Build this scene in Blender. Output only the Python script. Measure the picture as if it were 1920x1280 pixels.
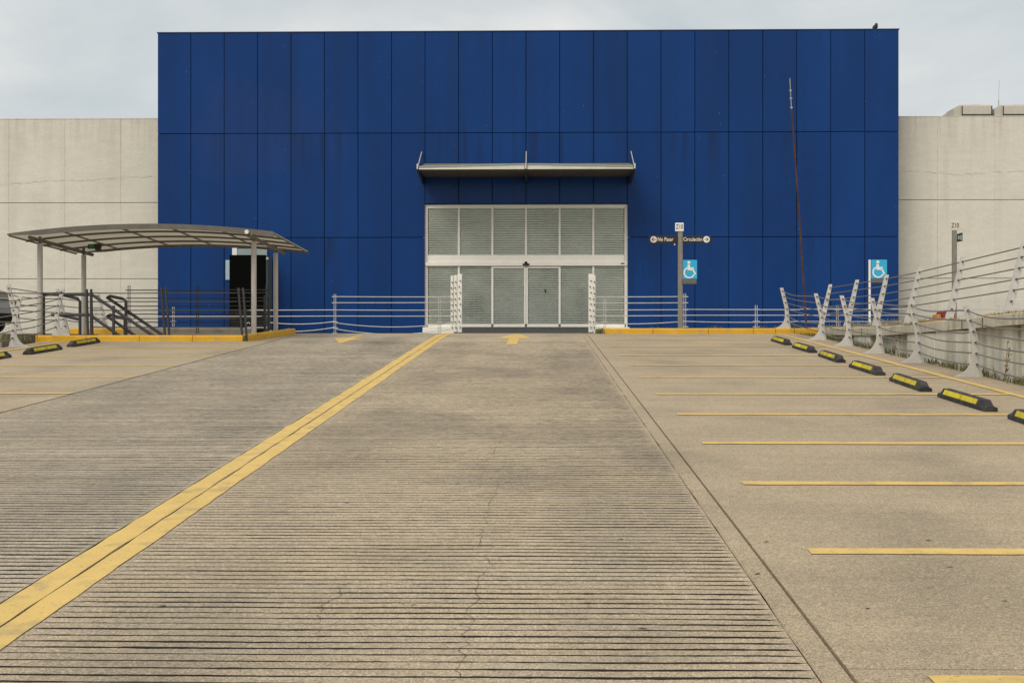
import bpy, math, random
from math import radians, sin, cos, tan, pi, sqrt
from mathutils import Vector, noise as mnoise
random.seed(7)
for o in list(bpy.data.objects): bpy.data.objects.remove(o)
S = bpy.context.scene
COL = S.collection

# ------------------------------------------------------------------ camera
F = 2400.0                      # focal length in pixels of a 1920 px wide picture
YAW = 1.19                      # degrees to the left of the ramp axis
HZ = 625.0                      # row of the horizon
EYE = 1.70
cd = bpy.data.cameras.new('camera'); cam = bpy.data.objects.new('camera', cd); COL.objects.link(cam)
cd.sensor_width = 36; cd.sensor_fit = 'HORIZONTAL'; cd.lens = F / 1920 * 36
cd.shift_y = -(640 - HZ) / 1920
cd.clip_end = 3000; cd.clip_start = 0.1
cam.location = (0, 0, EYE); cam.rotation_euler = (radians(90), 0, radians(YAW))
S.camera = cam

# ------------------------------------------------------------------ sky, sun, exposure
SUN_EL, SUN_AZ = 46, 214        # azimuth the light comes from: behind the camera, a little to the left
w = bpy.data.worlds.new('World'); S.world = w; w.use_nodes = True
nt = w.node_tree; N = nt.nodes; L = nt.links; N.clear()
out = N.new('ShaderNodeOutputWorld'); bg = N.new('ShaderNodeBackground'); bg.inputs[1].default_value = 0.1
sky = N.new('ShaderNodeTexSky'); sky.sky_type = 'NISHITA'; sky.sun_disc = False
sky.sun_elevation = radians(SUN_EL); sky.sun_rotation = radians(SUN_AZ); sky.dust_density = 3
tc = N.new('ShaderNodeTexCoord'); mp = N.new('ShaderNodeMapping'); mp.inputs['Scale'].default_value = (1, 1, 2.2)
mp.inputs['Location'].default_value = (0.35, 0.1, 0.2)
n1 = N.new('ShaderNodeTexNoise'); n1.inputs['Scale'].default_value = 3.6; n1.inputs['Detail'].default_value = 6; n1.inputs['Roughness'].default_value = 0.52
n1.inputs['Distortion'].default_value = 0.35
cr = N.new('ShaderNodeValToRGB'); e = cr.color_ramp.elements
e[0].position = 0.36; e[0].color = (0.47, 0.52, 0.54, 1)
e[1].position = 0.62; e[1].color = (0.69, 0.69, 0.675, 1)
k = cr.color_ramp.elements.new(0.5); k.color = (0.575, 0.603, 0.610, 1)
sc = N.new('ShaderNodeVectorMath'); sc.operation = 'SCALE'; sc.inputs['Scale'].default_value = 10.0
mx = N.new('ShaderNodeMix'); mx.data_type = 'RGBA'; mx.inputs['Factor'].default_value = 0.95
L.new(tc.outputs['Generated'], mp.inputs['Vector']); L.new(mp.outputs[0], n1.inputs['Vector']); L.new(n1.outputs['Fac'], cr.inputs[0])
L.new(cr.outputs[0], sc.inputs[0]); L.new(sky.outputs[0], mx.inputs['A']); L.new(sc.outputs[0], mx.inputs['B'])
L.new(mx.outputs['Result'], bg.inputs[0]); L.new(bg.outputs[0], out.inputs[0])
sd = bpy.data.lights.new('sun', 'SUN'); sun = bpy.data.objects.new('sun', sd); COL.objects.link(sun)
sd.energy = 1.5; sd.angle = radians(32); sd.color = (1.0, 0.94, 0.84)
az = radians(SUN_AZ); el = radians(SUN_EL)
d = Vector((sin(az) * cos(el), cos(az) * cos(el), sin(el)))
sun.rotation_euler = d.to_track_quat('Z', 'Y').to_euler(); sun.location = d * 60
S.view_settings.view_transform = 'Standard'; S.view_settings.look = 'None'
S.view_settings.exposure = 0.25; S.view_settings.gamma = 1; S.view_settings.use_curve_mapping = False

# ------------------------------------------------------------------ measuring helpers
cY, sY = cos(radians(YAW)), sin(radians(YAW))
def W(px, py, Y):
    """world point at depth Y seen at a measured spot of the photograph"""
    dx = (px - 960) / F; dz = (HZ - py) / F
    x = dx * cY - sY; y = dx * sY + cY; t = Y / y
    return Vector((x * t, Y, EYE + dz * t))
SL = 0.04875
Y1, Y2 = 32.0, 38.0
def rz(y):
    """height of the ramp surface"""
    if y <= Y1: return SL * y
    if y >= Y2: return SL * Y1 + SL * (Y2 - Y1) / 2
    t = y - Y1
    return SL * Y1 + SL * t - SL / (Y2 - Y1) / 2 * t * t
DECK = rz(40)
def G(px, py):
    """ground point of the ramp seen at a measured spot"""
    lo, hi = 2.0, 37.5
    for _ in range(50):
        m = (lo + hi) / 2; p = W(px, py, m)
        if p.z > rz(m): lo = m
        else: hi = m
    p = W(px, py, lo); return Vector((p.x, lo, rz(lo)))

# ------------------------------------------------------------------ object helpers
class MB:
    def __init__(s): s.v = []; s.f = []; s.m = []; s.s = []
    def add(s, vs, fs, m=0, smooth=False):
        b = len(s.v); s.v += [tuple(v) for v in vs]
        for f in fs: s.f.append([b + i for i in f]); s.m.append(m); s.s.append(smooth)
        return s
    def box(s, x0, x1, y0, y1, z0, z1, m=0):
        vs = [(x0,y0,z0),(x1,y0,z0),(x1,y1,z0),(x0,y1,z0),(x0,y0,z1),(x1,y0,z1),(x1,y1,z1),(x0,y1,z1)]
        return s.add(vs, [(0,3,2,1),(4,5,6,7),(0,1,5,4),(1,2,6,5),(2,3,7,6),(3,0,4,7)], m)
    def bbox(s, x0, x1, y0, y1, z0, z1, b=0.01, m=0):
        """box with chamfered edges"""
        X=(x0,x1);Y=(y0,y1);Z=(z0,z1); vs=[]; idx={}
        for i in (0,1):
            for j in (0,1):
                for k in (0,1):
                    for a in range(3):
                        p=[X[i],Y[j],Z[k]]; sg=[1 if i==0 else -1,1 if j==0 else -1,1 if k==0 else -1]
                        for q in range(3):
                            if q!=a: p[q]+=sg[q]*b
                        idx[(i,j,k,a)]=len(vs); vs.append(p)
        fs=[]
        def V(i,j,k,a): return idx[(i,j,k,a)]
        for i in (0,1):
            q=[V(i,0,0,0),V(i,1,0,0),V(i,1,1,0),V(i,0,1,0)]; fs.append(q if i else q[::-1])
            q=[V(0,i,0,1),V(0,i,1,1),V(1,i,1,1),V(1,i,0,1)]; fs.append(q if i else q[::-1])
            q=[V(0,0,i,2),V(1,0,i,2),V(1,1,i,2),V(0,1,i,2)]; fs.append(q if i else q[::-1])
        for i in (0,1):
            for j in (0,1):
                q=[V(i,j,0,0),V(i,j,0,1),V(i,j,1,1),V(i,j,1,0)]; fs.append(q if (i+j)%2==0 else q[::-1])
                q=[V(i,0,j,0),V(i,1,j,0),V(i,1,j,2),V(i,0,j,2)]; fs.append(q if (i+j)%2==0 else q[::-1])
                q=[V(0,i,j,1),V(0,i,j,2),V(1,i,j,2),V(1,i,j,1)]; fs.append(q if (i+j)%2==0 else q[::-1])
                for k in (0,1):
                    q=[V(i,j,k,0),V(i,j,k,1),V(i,j,k,2)]; fs.append(q if (i+j+k)%2 else q[::-1])
        return s.add(vs, fs, m)
    def prism(s, poly, a0, a1, axis='y', m=0):
        """polygon (u,w) extruded along an axis"""
        n=len(poly)
        if axis=='y': g=lambda u,w,a:(u,a,w)
        elif axis=='x': g=lambda u,w,a:(a,u,w)
        else: g=lambda u,w,a:(u,w,a)
        vs=[g(u,w_,a0) for u,w_ in poly]+[g(u,w_,a1) for u,w_ in poly]
        fs=[list(range(n))[::-1],list(range(n,2*n))]+[(i,(i+1)%n,n+(i+1)%n,n+i) for i in range(n)]
        return s.add(vs, fs, m)
    def tube(s, pts, r, n=8, m=0, caps=True, r2=None):
        pts=[Vector(p) for p in pts]; k=len(pts); vs=[]; fs=[]
        up=None
        for i,p in enumerate(pts):
            t=(pts[min(i+1,k-1)]-pts[max(i-1,0)]).normalized()
            if up is None:
                up = Vector((0,0,1)) if abs(t.z)<0.9 else Vector((1,0,0))
            a=t.cross(up).normalized(); b=a.cross(t).normalized(); up=b
            rr=r if r2 is None else r+(r2-r)*i/(k-1)
            for j in range(n):
                q=2*pi*j/n; vs.append(p+a*cos(q)*rr+b*sin(q)*rr)
        for i in range(k-1):
            for j in range(n):
                fs.append((i*n+j,i*n+(j+1)%n,(i+1)*n+(j+1)%n,(i+1)*n+j))
        s.add(vs, fs, m, True)
        if caps:
            s.add(vs[:n],[tuple(range(n))],m); s.add(vs[-n:],[tuple(range(n))[::-1]],m)
        return s
    def mesh(s, name, mats):
        me=bpy.data.meshes.new(name); me.from_pydata(s.v,[],s.f)
        if not isinstance(mats,(list,tuple)): mats=[mats]
        for q in mats: me.materials.append(q)
        me.polygons.foreach_set('material_index', s.m); me.polygons.foreach_set('use_smooth', s.s)
        me.update(); return me
    def build(s, name, mats, parent=None, loc=(0,0,0), rot=(0,0,0)):
        return link(name, s.mesh(name, mats), parent, loc, rot)
def link(name, data, parent=None, loc=(0,0,0), rot=(0,0,0)):
    o=bpy.data.objects.new(name, data); COL.objects.link(o)
    o.location=loc; o.rotation_euler=rot
    if parent is not None: o.parent=parent
    return o
def tag(o, label=None, cat=None, group=None, kind=None):
    if label: o['label']=label
    if cat: o['category']=cat
    if group: o['group']=group
    if kind: o['kind']=kind
    return o
def thing(name, label, cat, loc=(0,0,0), rot=(0,0,0), group=None):
    return tag(link(name, None, None, loc, rot), label, cat, group)
def structure(o): o['kind']='structure'; return o
def copy_tree(o, parent=None):
    c=o.copy(); COL.objects.link(c); c.parent=parent
    for ch in list(o.children): copy_tree(ch, c)
    return c

# ------------------------------------------------------------------ materials
def mat(name, col, rough=0.7, metal=0.0, noise=(), bump=None, spec=None, coord='Object', extra=None, vary=0.0):
    """noise: (scale, amount, (sx,sy,sz), detail) multiplies the colour; bump: (scale, strength, dist)"""
    m=bpy.data.materials.new(name); m.use_nodes=True; t=m.node_tree; n=t.nodes; l=t.links
    p=n['Principled BSDF']; p.inputs['Roughness'].default_value=rough; p.inputs['Metallic'].default_value=metal
    if spec is not None: p.inputs['Specular IOR Level'].default_value=spec
    rgb=n.new('ShaderNodeRGB'); rgb.outputs[0].default_value=(*col,1); cur=rgb.outputs[0]
    if coord=='World':
        g=n.new('ShaderNodeNewGeometry'); co=g.outputs['Position']
    else:
        g=n.new('ShaderNodeTexCoord'); co=g.outputs['Object']
    def mult(c, val):
        x=n.new('ShaderNodeVectorMath'); x.operation='MULTIPLY'; l.new(c,x.inputs[0])
        cb=n.new('ShaderNodeCombineXYZ')
        for i in range(3): l.new(val,cb.inputs[i])
        l.new(cb.outputs[0],x.inputs[1]); return x.outputs[0]
    m['_']=0
    for q in noise:
        sc_,am=q[0],q[1]; st=q[2] if len(q)>2 else (1,1,1); de=q[3] if len(q)>3 else 4
        mpn=n.new('ShaderNodeMapping'); mpn.inputs['Scale'].default_value=st; l.new(co,mpn.inputs[0])
        nz=n.new('ShaderNodeTexNoise'); nz.inputs['Scale'].default_value=sc_; nz.inputs['Detail'].default_value=de; nz.inputs['Roughness'].default_value=0.6
        l.new(mpn.outputs[0],nz.inputs['Vector'])
        mr=n.new('ShaderNodeMapRange'); mr.inputs[1].default_value=0.3; mr.inputs[2].default_value=0.7
        mr.inputs[3].default_value=1-am; mr.inputs[4].default_value=1+am; l.new(nz.outputs['Fac'],mr.inputs[0])
        cur=mult(cur,mr.outputs[0])
    if vary:
        oi=n.new('ShaderNodeObjectInfo'); mr=n.new('ShaderNodeMapRange'); mr.inputs[3].default_value=1-vary; mr.inputs[4].default_value=1+vary
        l.new(oi.outputs['Random'],mr.inputs[0]); cur=mult(cur,mr.outputs[0])
    if extra: cur=extra(n,l,co,cur,p)
    l.new(cur,p.inputs['Base Color'])
    if bump:
        nz=n.new('ShaderNodeTexNoise'); nz.inputs['Scale'].default_value=bump[0]; nz.inputs['Detail'].default_value=5; l.new(co,nz.inputs['Vector'])
        b=n.new('ShaderNodeBump'); b.inputs['Strength'].default_value=bump[1]; b.inputs['Distance'].default_value=bump[2] if len(bump)>2 else 0.01
        l.new(nz.outputs['Fac'],b.inputs['Height']); l.new(b.outputs[0],p.inputs['Normal'])
    del m['_']
    return m
def math_node(n,l,op,a,b=None,c=None):
    x=n.new('ShaderNodeMath'); x.operation=op
    for i,v in enumerate((a,b,c)):
        if v is None: continue
        if isinstance(v,(int,float)): x.inputs[i].default_value=v
        else: l.new(v,x.inputs[i])
    return x.outputs[0]
def mixc(n,l,fac,a,col):
    x=n.new('ShaderNodeMix'); x.data_type='RGBA'; l.new(fac,x.inputs['Factor']); l.new(a,x.inputs['A'])
    if isinstance(col,tuple): x.inputs['B'].default_value=(*col,1)
    else: l.new(col,x.inputs['B'])
    return x.outputs['Result']
def noise_node(n,l,co,scale,st=(1,1,1),detail=4,lo=0.4,hi=0.6,loc=(0,0,0)):
    mp_=n.new('ShaderNodeMapping'); mp_.inputs['Scale'].default_value=st; mp_.inputs['Location'].default_value=loc; l.new(co,mp_.inputs[0])
    z=n.new('ShaderNodeTexNoise'); z.inputs['Scale'].default_value=scale; z.inputs['Detail'].default_value=detail; l.new(mp_.outputs[0],z.inputs['Vector'])
    r=n.new('ShaderNodeMapRange'); r.inputs[1].default_value=lo; r.inputs[2].default_value=hi; l.new(z.outputs['Fac'],r.inputs[0]); return r.outputs[0]

def oil(n,l,co,cur,p):
    f=noise_node(n,l,co,0.62,(1,0.75,1),6,0.50,0.74); g=noise_node(n,l,co,55,(1,1,1),3,0.30,0.6)
    f=math_node(n,l,'MULTIPLY',f,g); f=math_node(n,l,'MULTIPLY',f,0.62)
    cur=mixc(n,l,f,cur,(0.12,0.105,0.085))
    s=noise_node(n,l,co,1.1,(0.5,2.0,1),5,0.62,0.85,(5,2,0)); s=math_node(n,l,'MULTIPLY',s,0.35)
    return mixc(n,l,s,cur,(0.50,0.45,0.36))
CONC=(0.415,0.322,0.209)
m_bay=mat('bay_concrete',CONC,0.85,noise=[(0.35,0.10,(1,1,1),5),(2.2,0.07,(0.35,2.0,1),5),(14,0.08),(45,0.20,(1,1,1),3),(105,0.50,(1,1,1),2)],bump=(140,0.5,0.005),extra=oil)
m_rib=mat('ribbed_concrete',(0.430,0.348,0.226),0.88,noise=[(0.4,0.11,(1,1,1),5),(3.0,0.09,(0.25,2.5,1),5),(16,0.08),(45,0.24,(1,1,1),3),(105,0.50,(1,1,1),2)],bump=(140,0.7,0.006),extra=oil)
def tracks(n,l,co,cur,p):
    cur=oil(n,l,co,cur,p)
    # rubber laid down by tyres in two wheel paths, broken up by noise
    sx=n.new('ShaderNodeSeparateXYZ'); l.new(co,sx.inputs[0]); tot=None
    for xc,wd in TRACKS:
        q=math_node(n,l,'DIVIDE',math_node(n,l,'SUBTRACT',sx.outputs['X'],xc),wd)
        q=math_node(n,l,'MULTIPLY',q,q); q=math_node(n,l,'MAXIMUM',math_node(n,l,'SUBTRACT',1.0,q),0.0)
        tot=q if tot is None else math_node(n,l,'ADD',tot,q)
    z=noise_node(n,l,co,1.1,(0.6,0.35,1),6,0.36,0.66,(2,8,0)); g=noise_node(n,l,co,50,(1,1,1),3,0.25,0.6)
    f=math_node(n,l,'MULTIPLY',math_node(n,l,'MULTIPLY',tot,z),math_node(n,l,'MULTIPLY',g,0.42))
    return mixc(n,l,f,cur,(0.13,0.115,0.095))
TRACKS=((-1.75,0.42),(0.45,0.45),(0.95,0.25),(-5.6,0.5),(-3.6,0.5))
m_rib=mat('ribbed_concrete',(0.462,0.364,0.245),0.88,noise=[(0.4,0.12,(1,1,1),5),(3.0,0.10,(0.25,2.5,1),5),(16,0.10),(45,0.24,(1,1,1),3),(105,0.50,(1,1,1),2)],bump=(140,0.7,0.006),extra=tracks)
m_rib2=mat('ribbed_concrete_grey',(0.420,0.345,0.250),0.88,noise=[(0.5,0.16,(1,1,1),5),(2.2,0.16,(0.25,2.2,1),6),(16,0.12),(45,0.24,(1,1,1),3),(105,0.50,(1,1,1),2)],bump=(140,0.7,0.006),extra=tracks)
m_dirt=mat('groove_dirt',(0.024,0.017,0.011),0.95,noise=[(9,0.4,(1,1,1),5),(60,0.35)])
m_joint=mat('joint_dirt',(0.045,0.037,0.028),0.95,noise=[(12,0.4)])
m_deck=mat('deck_concrete',(0.32,0.275,0.205),0.85,noise=[(0.4,0.1),(5,0.08),(60,0.1)])
def worn(n,l,co,cur,p):
    f=noise_node(n,l,co,5,(1,1,1),8,0.53,0.68); f=math_node(n,l,'MULTIPLY',f,0.55)
    cur=mixc(n,l,f,cur,(0.36,0.28,0.15))
    h=noise_node(n,l,co,40,(1,1,1),4,0.60,0.68); h=math_node(n,l,'MULTIPLY',h,0.5)
    return mixc(n,l,h,cur,(0.2,0.15,0.08))
m_yel=mat('road_paint',(0.72,0.485,0.145),0.75,noise=[(3,0.07),(40,0.08)],extra=worn)
m_kyel=mat('kerb_paint',(0.70,0.38,0.012),0.6,noise=[(2.5,0.12),(30,0.10)],bump=(40,0.4,0.01),extra=worn)
m_kconc=mat('kerb_concrete',(0.36,0.32,0.25),0.9,noise=[(3,0.2),(30,0.12)],bump=(40,0.4,0.01))
m_ground=mat('earth',(0.10,0.085,0.06),0.95,noise=[(0.2,0.3),(3,0.3)])

def blue_marks(n,l,co,cur,p):
    sx=n.new('ShaderNodeSeparateXYZ'); l.new(co,sx.inputs[0])
    # faded patch left by an old sign
    a=math_node(n,l,'DIVIDE',math_node(n,l,'ADD',sx.outputs['X'],10.15),3.1)
    b=math_node(n,l,'DIVIDE',math_node(n,l,'SUBTRACT',sx.outputs['Z'],9.3),2.1)
    r=math_node(n,l,'SQRT',math_node(n,l,'ADD',math_node(n,l,'MULTIPLY',a,a),math_node(n,l,'MULTIPLY',b,b)))
    w_=noise_node(n,l,co,0.5,(1,1,1),6,0.2,0.8)
    r=math_node(n,l,'ADD',r,math_node(n,l,'MULTIPLY',w_,0.9))
    mr=n.new('ShaderNodeMapRange'); mr.inputs[1].default_value=1.5; mr.inputs[2].default_value=1.1; l.new(r,mr.inputs[0])
    cur=mixc(n,l,math_node(n,l,'MULTIPLY',mr.outputs[0],0.22),cur,(0.034,0.056,0.175))
    # run-off streaks of dirt below the seams
    st=noise_node(n,l,co,2.2,(2.2,1,0.10),5,0.47,0.72)
    big=noise_node(n,l,co,0.35,(1,1,0.3),3,0.4,0.65,(3,0,1))
    def below(z,length):
        q=n.new('ShaderNodeMapRange'); q.inputs[1].default_value=z-length; q.inputs[2].default_value=z; l.new(sx.outputs['Z'],q.inputs[0])
        lt=math_node(n,l,'LESS_THAN',sx.outputs['Z'],z); return math_node(n,l,'MULTIPLY',q.outputs[0],lt)
    s=math_node(n,l,'ADD',below(8.985,2.4),below(5.18,1.6)); s=math_node(n,l,'MULTIPLY',s,math_node(n,l,'MULTIPLY',st,big))
    cur=mixc(n,l,math_node(n,l,'MULTIPLY',s,0.85),cur,(0.010,0.018,0.035))
    t2=noise_node(n,l,co,1.0,(2.6,1,0.06),4,0.5,0.8,(9,0,4)); cur=mixc(n,l,math_node(n,l,'MULTIPLY',t2,0.38),cur,(0.012,0.026,0.065))
    # scratches and bird-lime specks
    sp=noise_node(n,l,co,14,(1,1,1),2,0.775,0.79,(2,7,3)); cur=mixc(n,l,math_node(n,l,'MULTIPLY',sp,0.8),cur,(0.35,0.40,0.45))
    return cur
m_blue=mat('blue_panel',(0.0060,0.0435,0.182),0.22,noise=[(0.25,0.12,(1,1,0.5),3),(3,0.03)],coord='World',extra=blue_marks,vary=0.08,spec=0.17)
m_seam=mat('seam_backing',(0.010,0.016,0.030),0.8)
def stucco_marks(n,l,co,cur,p):
    st=noise_node(n,l,co,1.3,(1.5,1,0.08),5,0.5,0.8); cur=mixc(n,l,math_node(n,l,'MULTIPLY',st,0.18),cur,(0.33,0.28,0.2))
    sx=n.new('ShaderNodeSeparateXYZ'); l.new(co,sx.inputs[0])
    q=n.new('ShaderNodeMapRange'); q.inputs[1].default_value=8.2; q.inputs[2].default_value=9.85; l.new(sx.outputs['Z'],q.inputs[0])
    dr=noise_node(n,l,co,3.0,(1.6,1,0.10),5,0.46,0.70,(1,0,7)); cur=mixc(n,l,math_node(n,l,'MULTIPLY',math_node(n,l,'MULTIPLY',dr,q.outputs[0]),0.30),cur,(0.30,0.25,0.17))
    b=noise_node(n,l,co,0.5,(1,1,1),4,0.52,0.8,(4,0,2)); return mixc(n,l,math_node(n,l,'MULTIPLY',b,0.22),cur,(0.45,0.40,0.31))
m_wall=mat('cast_wall',(0.72,0.675,0.575),0.9,noise=[(0.6,0.04),(2.5,0.05,(0.6,1,2),6),(12,0.06),(70,0.06)],bump=(22,0.5,0.015),coord='World',extra=stucco_marks,vary=0.005)
m_wjoint=mat('wall_joint',(0.42,0.38,0.30),0.9)
m_frame=mat('white_frame',(0.88,0.83,0.74),0.45,noise=[(3,0.04),(25,0.03)])
m_alu=mat('aluminium',(0.55,0.53,0.48),0.4,0.6,noise=[(4,0.08)])
m_shut=mat('shutter_steel',(0.93,0.90,0.80),0.55,noise=[(0.9,0.14,(1,1,1.4),4),(5,0.10,(0.6,1,3),5),(30,0.05)],coord='World')
m_black=mat('black_steel',(0.003,0.003,0.003),0.9,spec=0.05)
m_black2=mat('black_panel',(0.016,0.016,0.015),0.8,spec=0.1,noise=[(4,0.2)])
m_mat=mat('rubber_mat',(0.050,0.048,0.045),0.85,noise=[(4,0.15),(60,0.2)])
m_pale=mat('pale_header',(0.30,0.36,0.34),0.5,noise=[(5,0.08)])
m_post=mat('galvanised_post',(0.62,0.59,0.54),0.5,0.15,noise=[(5,0.10),(40,0.07)],vary=0.06)
m_cable=mat('steel_cable',(0.60,0.575,0.53),0.45,0.3,noise=[(8,0.1)])
m_cabled=mat('weathered_cable',(0.24,0.225,0.20),0.5,0.5,noise=[(8,0.1)])
m_bolt=mat('dark_bolt',(0.11,0.095,0.08),0.5,0.5)
m_dark=mat('dark_paint',(0.032,0.031,0.031),0.5,noise=[(6,0.15)])
m_rail=mat('stair_rail_paint',(0.062,0.056,0.060),0.45,noise=[(6,0.12),(50,0.08)])
m_steel=mat('canopy_steel',(0.165,0.148,0.120),0.45,0.4,noise=[(2,0.15),(20,0.1)])
m_colm=mat('column_steel',(0.50,0.465,0.41),0.4,0.2,noise=[(3,0.12,(1,1,0.3)),(25,0.08)])
def dusty(n,l,co,cur,p):
    oi=n.new('ShaderNodeObjectInfo'); v=n.new('ShaderNodeVectorMath'); v.operation='ADD'; l.new(co,v.inputs[0])
    cb=n.new('ShaderNodeCombineXYZ'); l.new(math_node(n,l,'MULTIPLY',oi.outputs['Random'],37.0),cb.inputs[0]); l.new(cb.outputs[0],v.inputs[1])
    f=noise_node(n,l,v.outputs[0],5,(1,1,1),7,0.48,0.72); return mixc(n,l,math_node(n,l,'MULTIPLY',f,0.55),cur,(0.13,0.115,0.09))
m_rubber=mat('rubber',(0.022,0.021,0.020),0.75,noise=[(6,0.25),(50,0.3)],bump=(60,0.3,0.004),extra=dusty)
m_refl=mat('yellow_reflector',(0.62,0.49,0.015),0.5,noise=[(10,0.15),(60,0.12)],extra=dusty,vary=0.12)
m_sblack=mat('sign_black',(0.018,0.016,0.014),0.5)
m_swhite=mat('sign_white',(0.82,0.80,0.75),0.5,noise=[(8,0.03)])
m_sblue=mat('sign_cyan',(0.028,0.42,0.68),0.4,noise=[(6,0.03)])
m_spole=mat('sign_pole',(0.27,0.245,0.205),0.5,0.3,noise=[(6,0.12)])
m_spole2=mat('sign_pole_recess',(0.16,0.145,0.12),0.6,0.2)
def rusty(n,l,co,cur,p):
    f=noise_node(n,l,co,5,(1,1,0.4),5,0.45,0.6); return mixc(n,l,f,cur,(0.035,0.022,0.018))
m_rust=mat('rust',(0.085,0.030,0.018),0.8,noise=[(8,0.3)],extra=rusty)
m_ant=mat('antenna_grey',(0.42,0.40,0.36),0.5,0.3)
m_hvac=mat('hvac_grey',(0.60,0.55,0.46),0.6,noise=[(1,0.06),(8,0.05)])
m_hvacd=mat('hvac_dark',(0.05,0.045,0.04),0.7)
m_bird=mat('bird_feathers',(0.02,0.018,0.017),0.7)
def streaky(n,l,co,cur,p):
    s=noise_node(n,l,co,1.5,(1,2.2,0.10),5,0.44,0.66); cur=mixc(n,l,math_node(n,l,'MULTIPLY',s,0.42),cur,(0.18,0.16,0.105))
    b=noise_node(n,l,co,0.8,(1,1,1),4,0.48,0.75,(3,3,1)); return mixc(n,l,math_node(n,l,'MULTIPLY',b,0.25),cur,(0.25,0.22,0.15))
m_ret=mat('retaining_wall',(0.70,0.655,0.535),0.9,noise=[(0.8,0.08),(6,0.08),(40,0.08)],bump=(18,0.4,0.02),coord='World',extra=streaky)
def mossy(n,l,co,cur,p):
    sx=n.new('ShaderNodeSeparateXYZ'); l.new(co,sx.inputs[0])
    s=noise_node(n,l,co,5.0,(1,1.5,0.25),6,0.50,0.66); return mixc(n,l,math_node(n,l,'MULTIPLY',s,0.4),cur,(0.16,0.12,0.06))
m_slab=mat('slab_edge',(0.52,0.475,0.37),0.9,noise=[(2,0.15),(20,0.12)],bump=(18,0.5,0.02),coord='World',extra=mossy)
m_red=mat('red_plastic',(0.22,0.022,0.018),0.5,noise=[(4,0.15)])
m_leaf=mat('dry_leaf',(0.085,0.07,0.065),0.8,noise=[(30,0.3)])
m_grass=mat('weed_green',(0.16,0.145,0.05),0.8,noise=[(2.0,0.5),(12,0.3)],coord='World')
m_dry=mat('dry_weed',(0.34,0.215,0.075),0.8,noise=[(1.5,0.5),(12,0.35)],coord='World')
m_car=mat('car_paint',(0.36,0.36,0.35),0.35,0.1)
m_cglass=mat('car_glass',(0.02,0.024,0.026),0.1)
m_tail=mat('tail_light',(0.30,0.012,0.012),0.25)
m_green=mat('exit_green',(0.02,0.20,0.09),0.5)
m_galv=mat('galvanised_fascia',(0.70,0.67,0.57),0.4,0.25,noise=[(2,0.10,(1,1,3)),(15,0.05)])
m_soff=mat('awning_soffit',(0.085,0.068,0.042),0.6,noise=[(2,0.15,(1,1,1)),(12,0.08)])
def glass_mat(name, tint, gl):
    m=bpy.data.materials.new(name); m.use_nodes=True; t=m.node_tree; n=t.nodes; l=t.links; n.clear()
    o=n.new('ShaderNodeOutputMaterial'); tr=n.new('ShaderNodeBsdfTransparent'); tr.inputs[0].default_value=(*tint,1)
    g=n.new('ShaderNodeBsdfGlossy'); g.inputs['Roughness'].default_value=0.03
    fr=n.new('ShaderNodeFresnel'); fr.inputs[0].default_value=gl
    di=n.new('ShaderNodeBsdfDiffuse'); di.inputs[0].default_value=(0.70,0.72,0.62,1)
    tcn=n.new('ShaderNodeNewGeometry'); milky_film=noise_node(n,l,tcn.outputs['Position'],0.8,(1,1,1.3),5,0.4,0.75); milky_film=math_node(n,l,'MULTIPLY_ADD',milky_film,0.26,0.10)  # pale diffuse film brightens the panes, a milky reflection put into the colour
    mi=n.new('ShaderNodeMixShader'); l.new(fr.outputs[0],mi.inputs[0]); l.new(tr.outputs[0],mi.inputs[1]); l.new(g.outputs[0],mi.inputs[2])
    m2=n.new('ShaderNodeMixShader'); l.new(milky_film,m2.inputs[0]); l.new(mi.outputs[0],m2.inputs[1]); l.new(di.outputs[0],m2.inputs[2])
    l.new(m2.outputs[0],o.inputs[0]); return m
m_glass=glass_mat('green_glass',(0.975,0.995,0.982),1.42)
def sheet_mat(name, col, tr):
    m=bpy.data.materials.new(name); m.use_nodes=True; t=m.node_tree; n=t.nodes; l=t.links; n.clear()
    o=n.new('ShaderNodeOutputMaterial'); a=n.new('ShaderNodeBsdfTranslucent'); b=n.new('ShaderNodeBsdfDiffuse')
    tcn=n.new('ShaderNodeTexCoord'); f=noise_node(n,l,tcn.outputs['Object'],0.9,(1,1,1),5,0.3,0.75)
    rgb=n.new('ShaderNodeRGB'); rgb.outputs[0].default_value=(*col,1)
    c=mixc(n,l,math_node(n,l,'MULTIPLY',f,0.5),rgb.outputs[0],(col[0]*0.55,col[1]*0.52,col[2]*0.45))
    l.new(c,a.inputs[0]); l.new(c,b.inputs[0]); mi=n.new('ShaderNodeMixShader'); mi.inputs[0].default_value=1-tr
    l.new(a.outputs[0],mi.inputs[1]); l.new(b.outputs[0],mi.inputs[2]); l.new(mi.outputs[0],o.inputs[0]); return m
m_sheet=sheet_mat('polycarbonate_sheet',(0.50,0.445,0.345),0.55)

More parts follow.
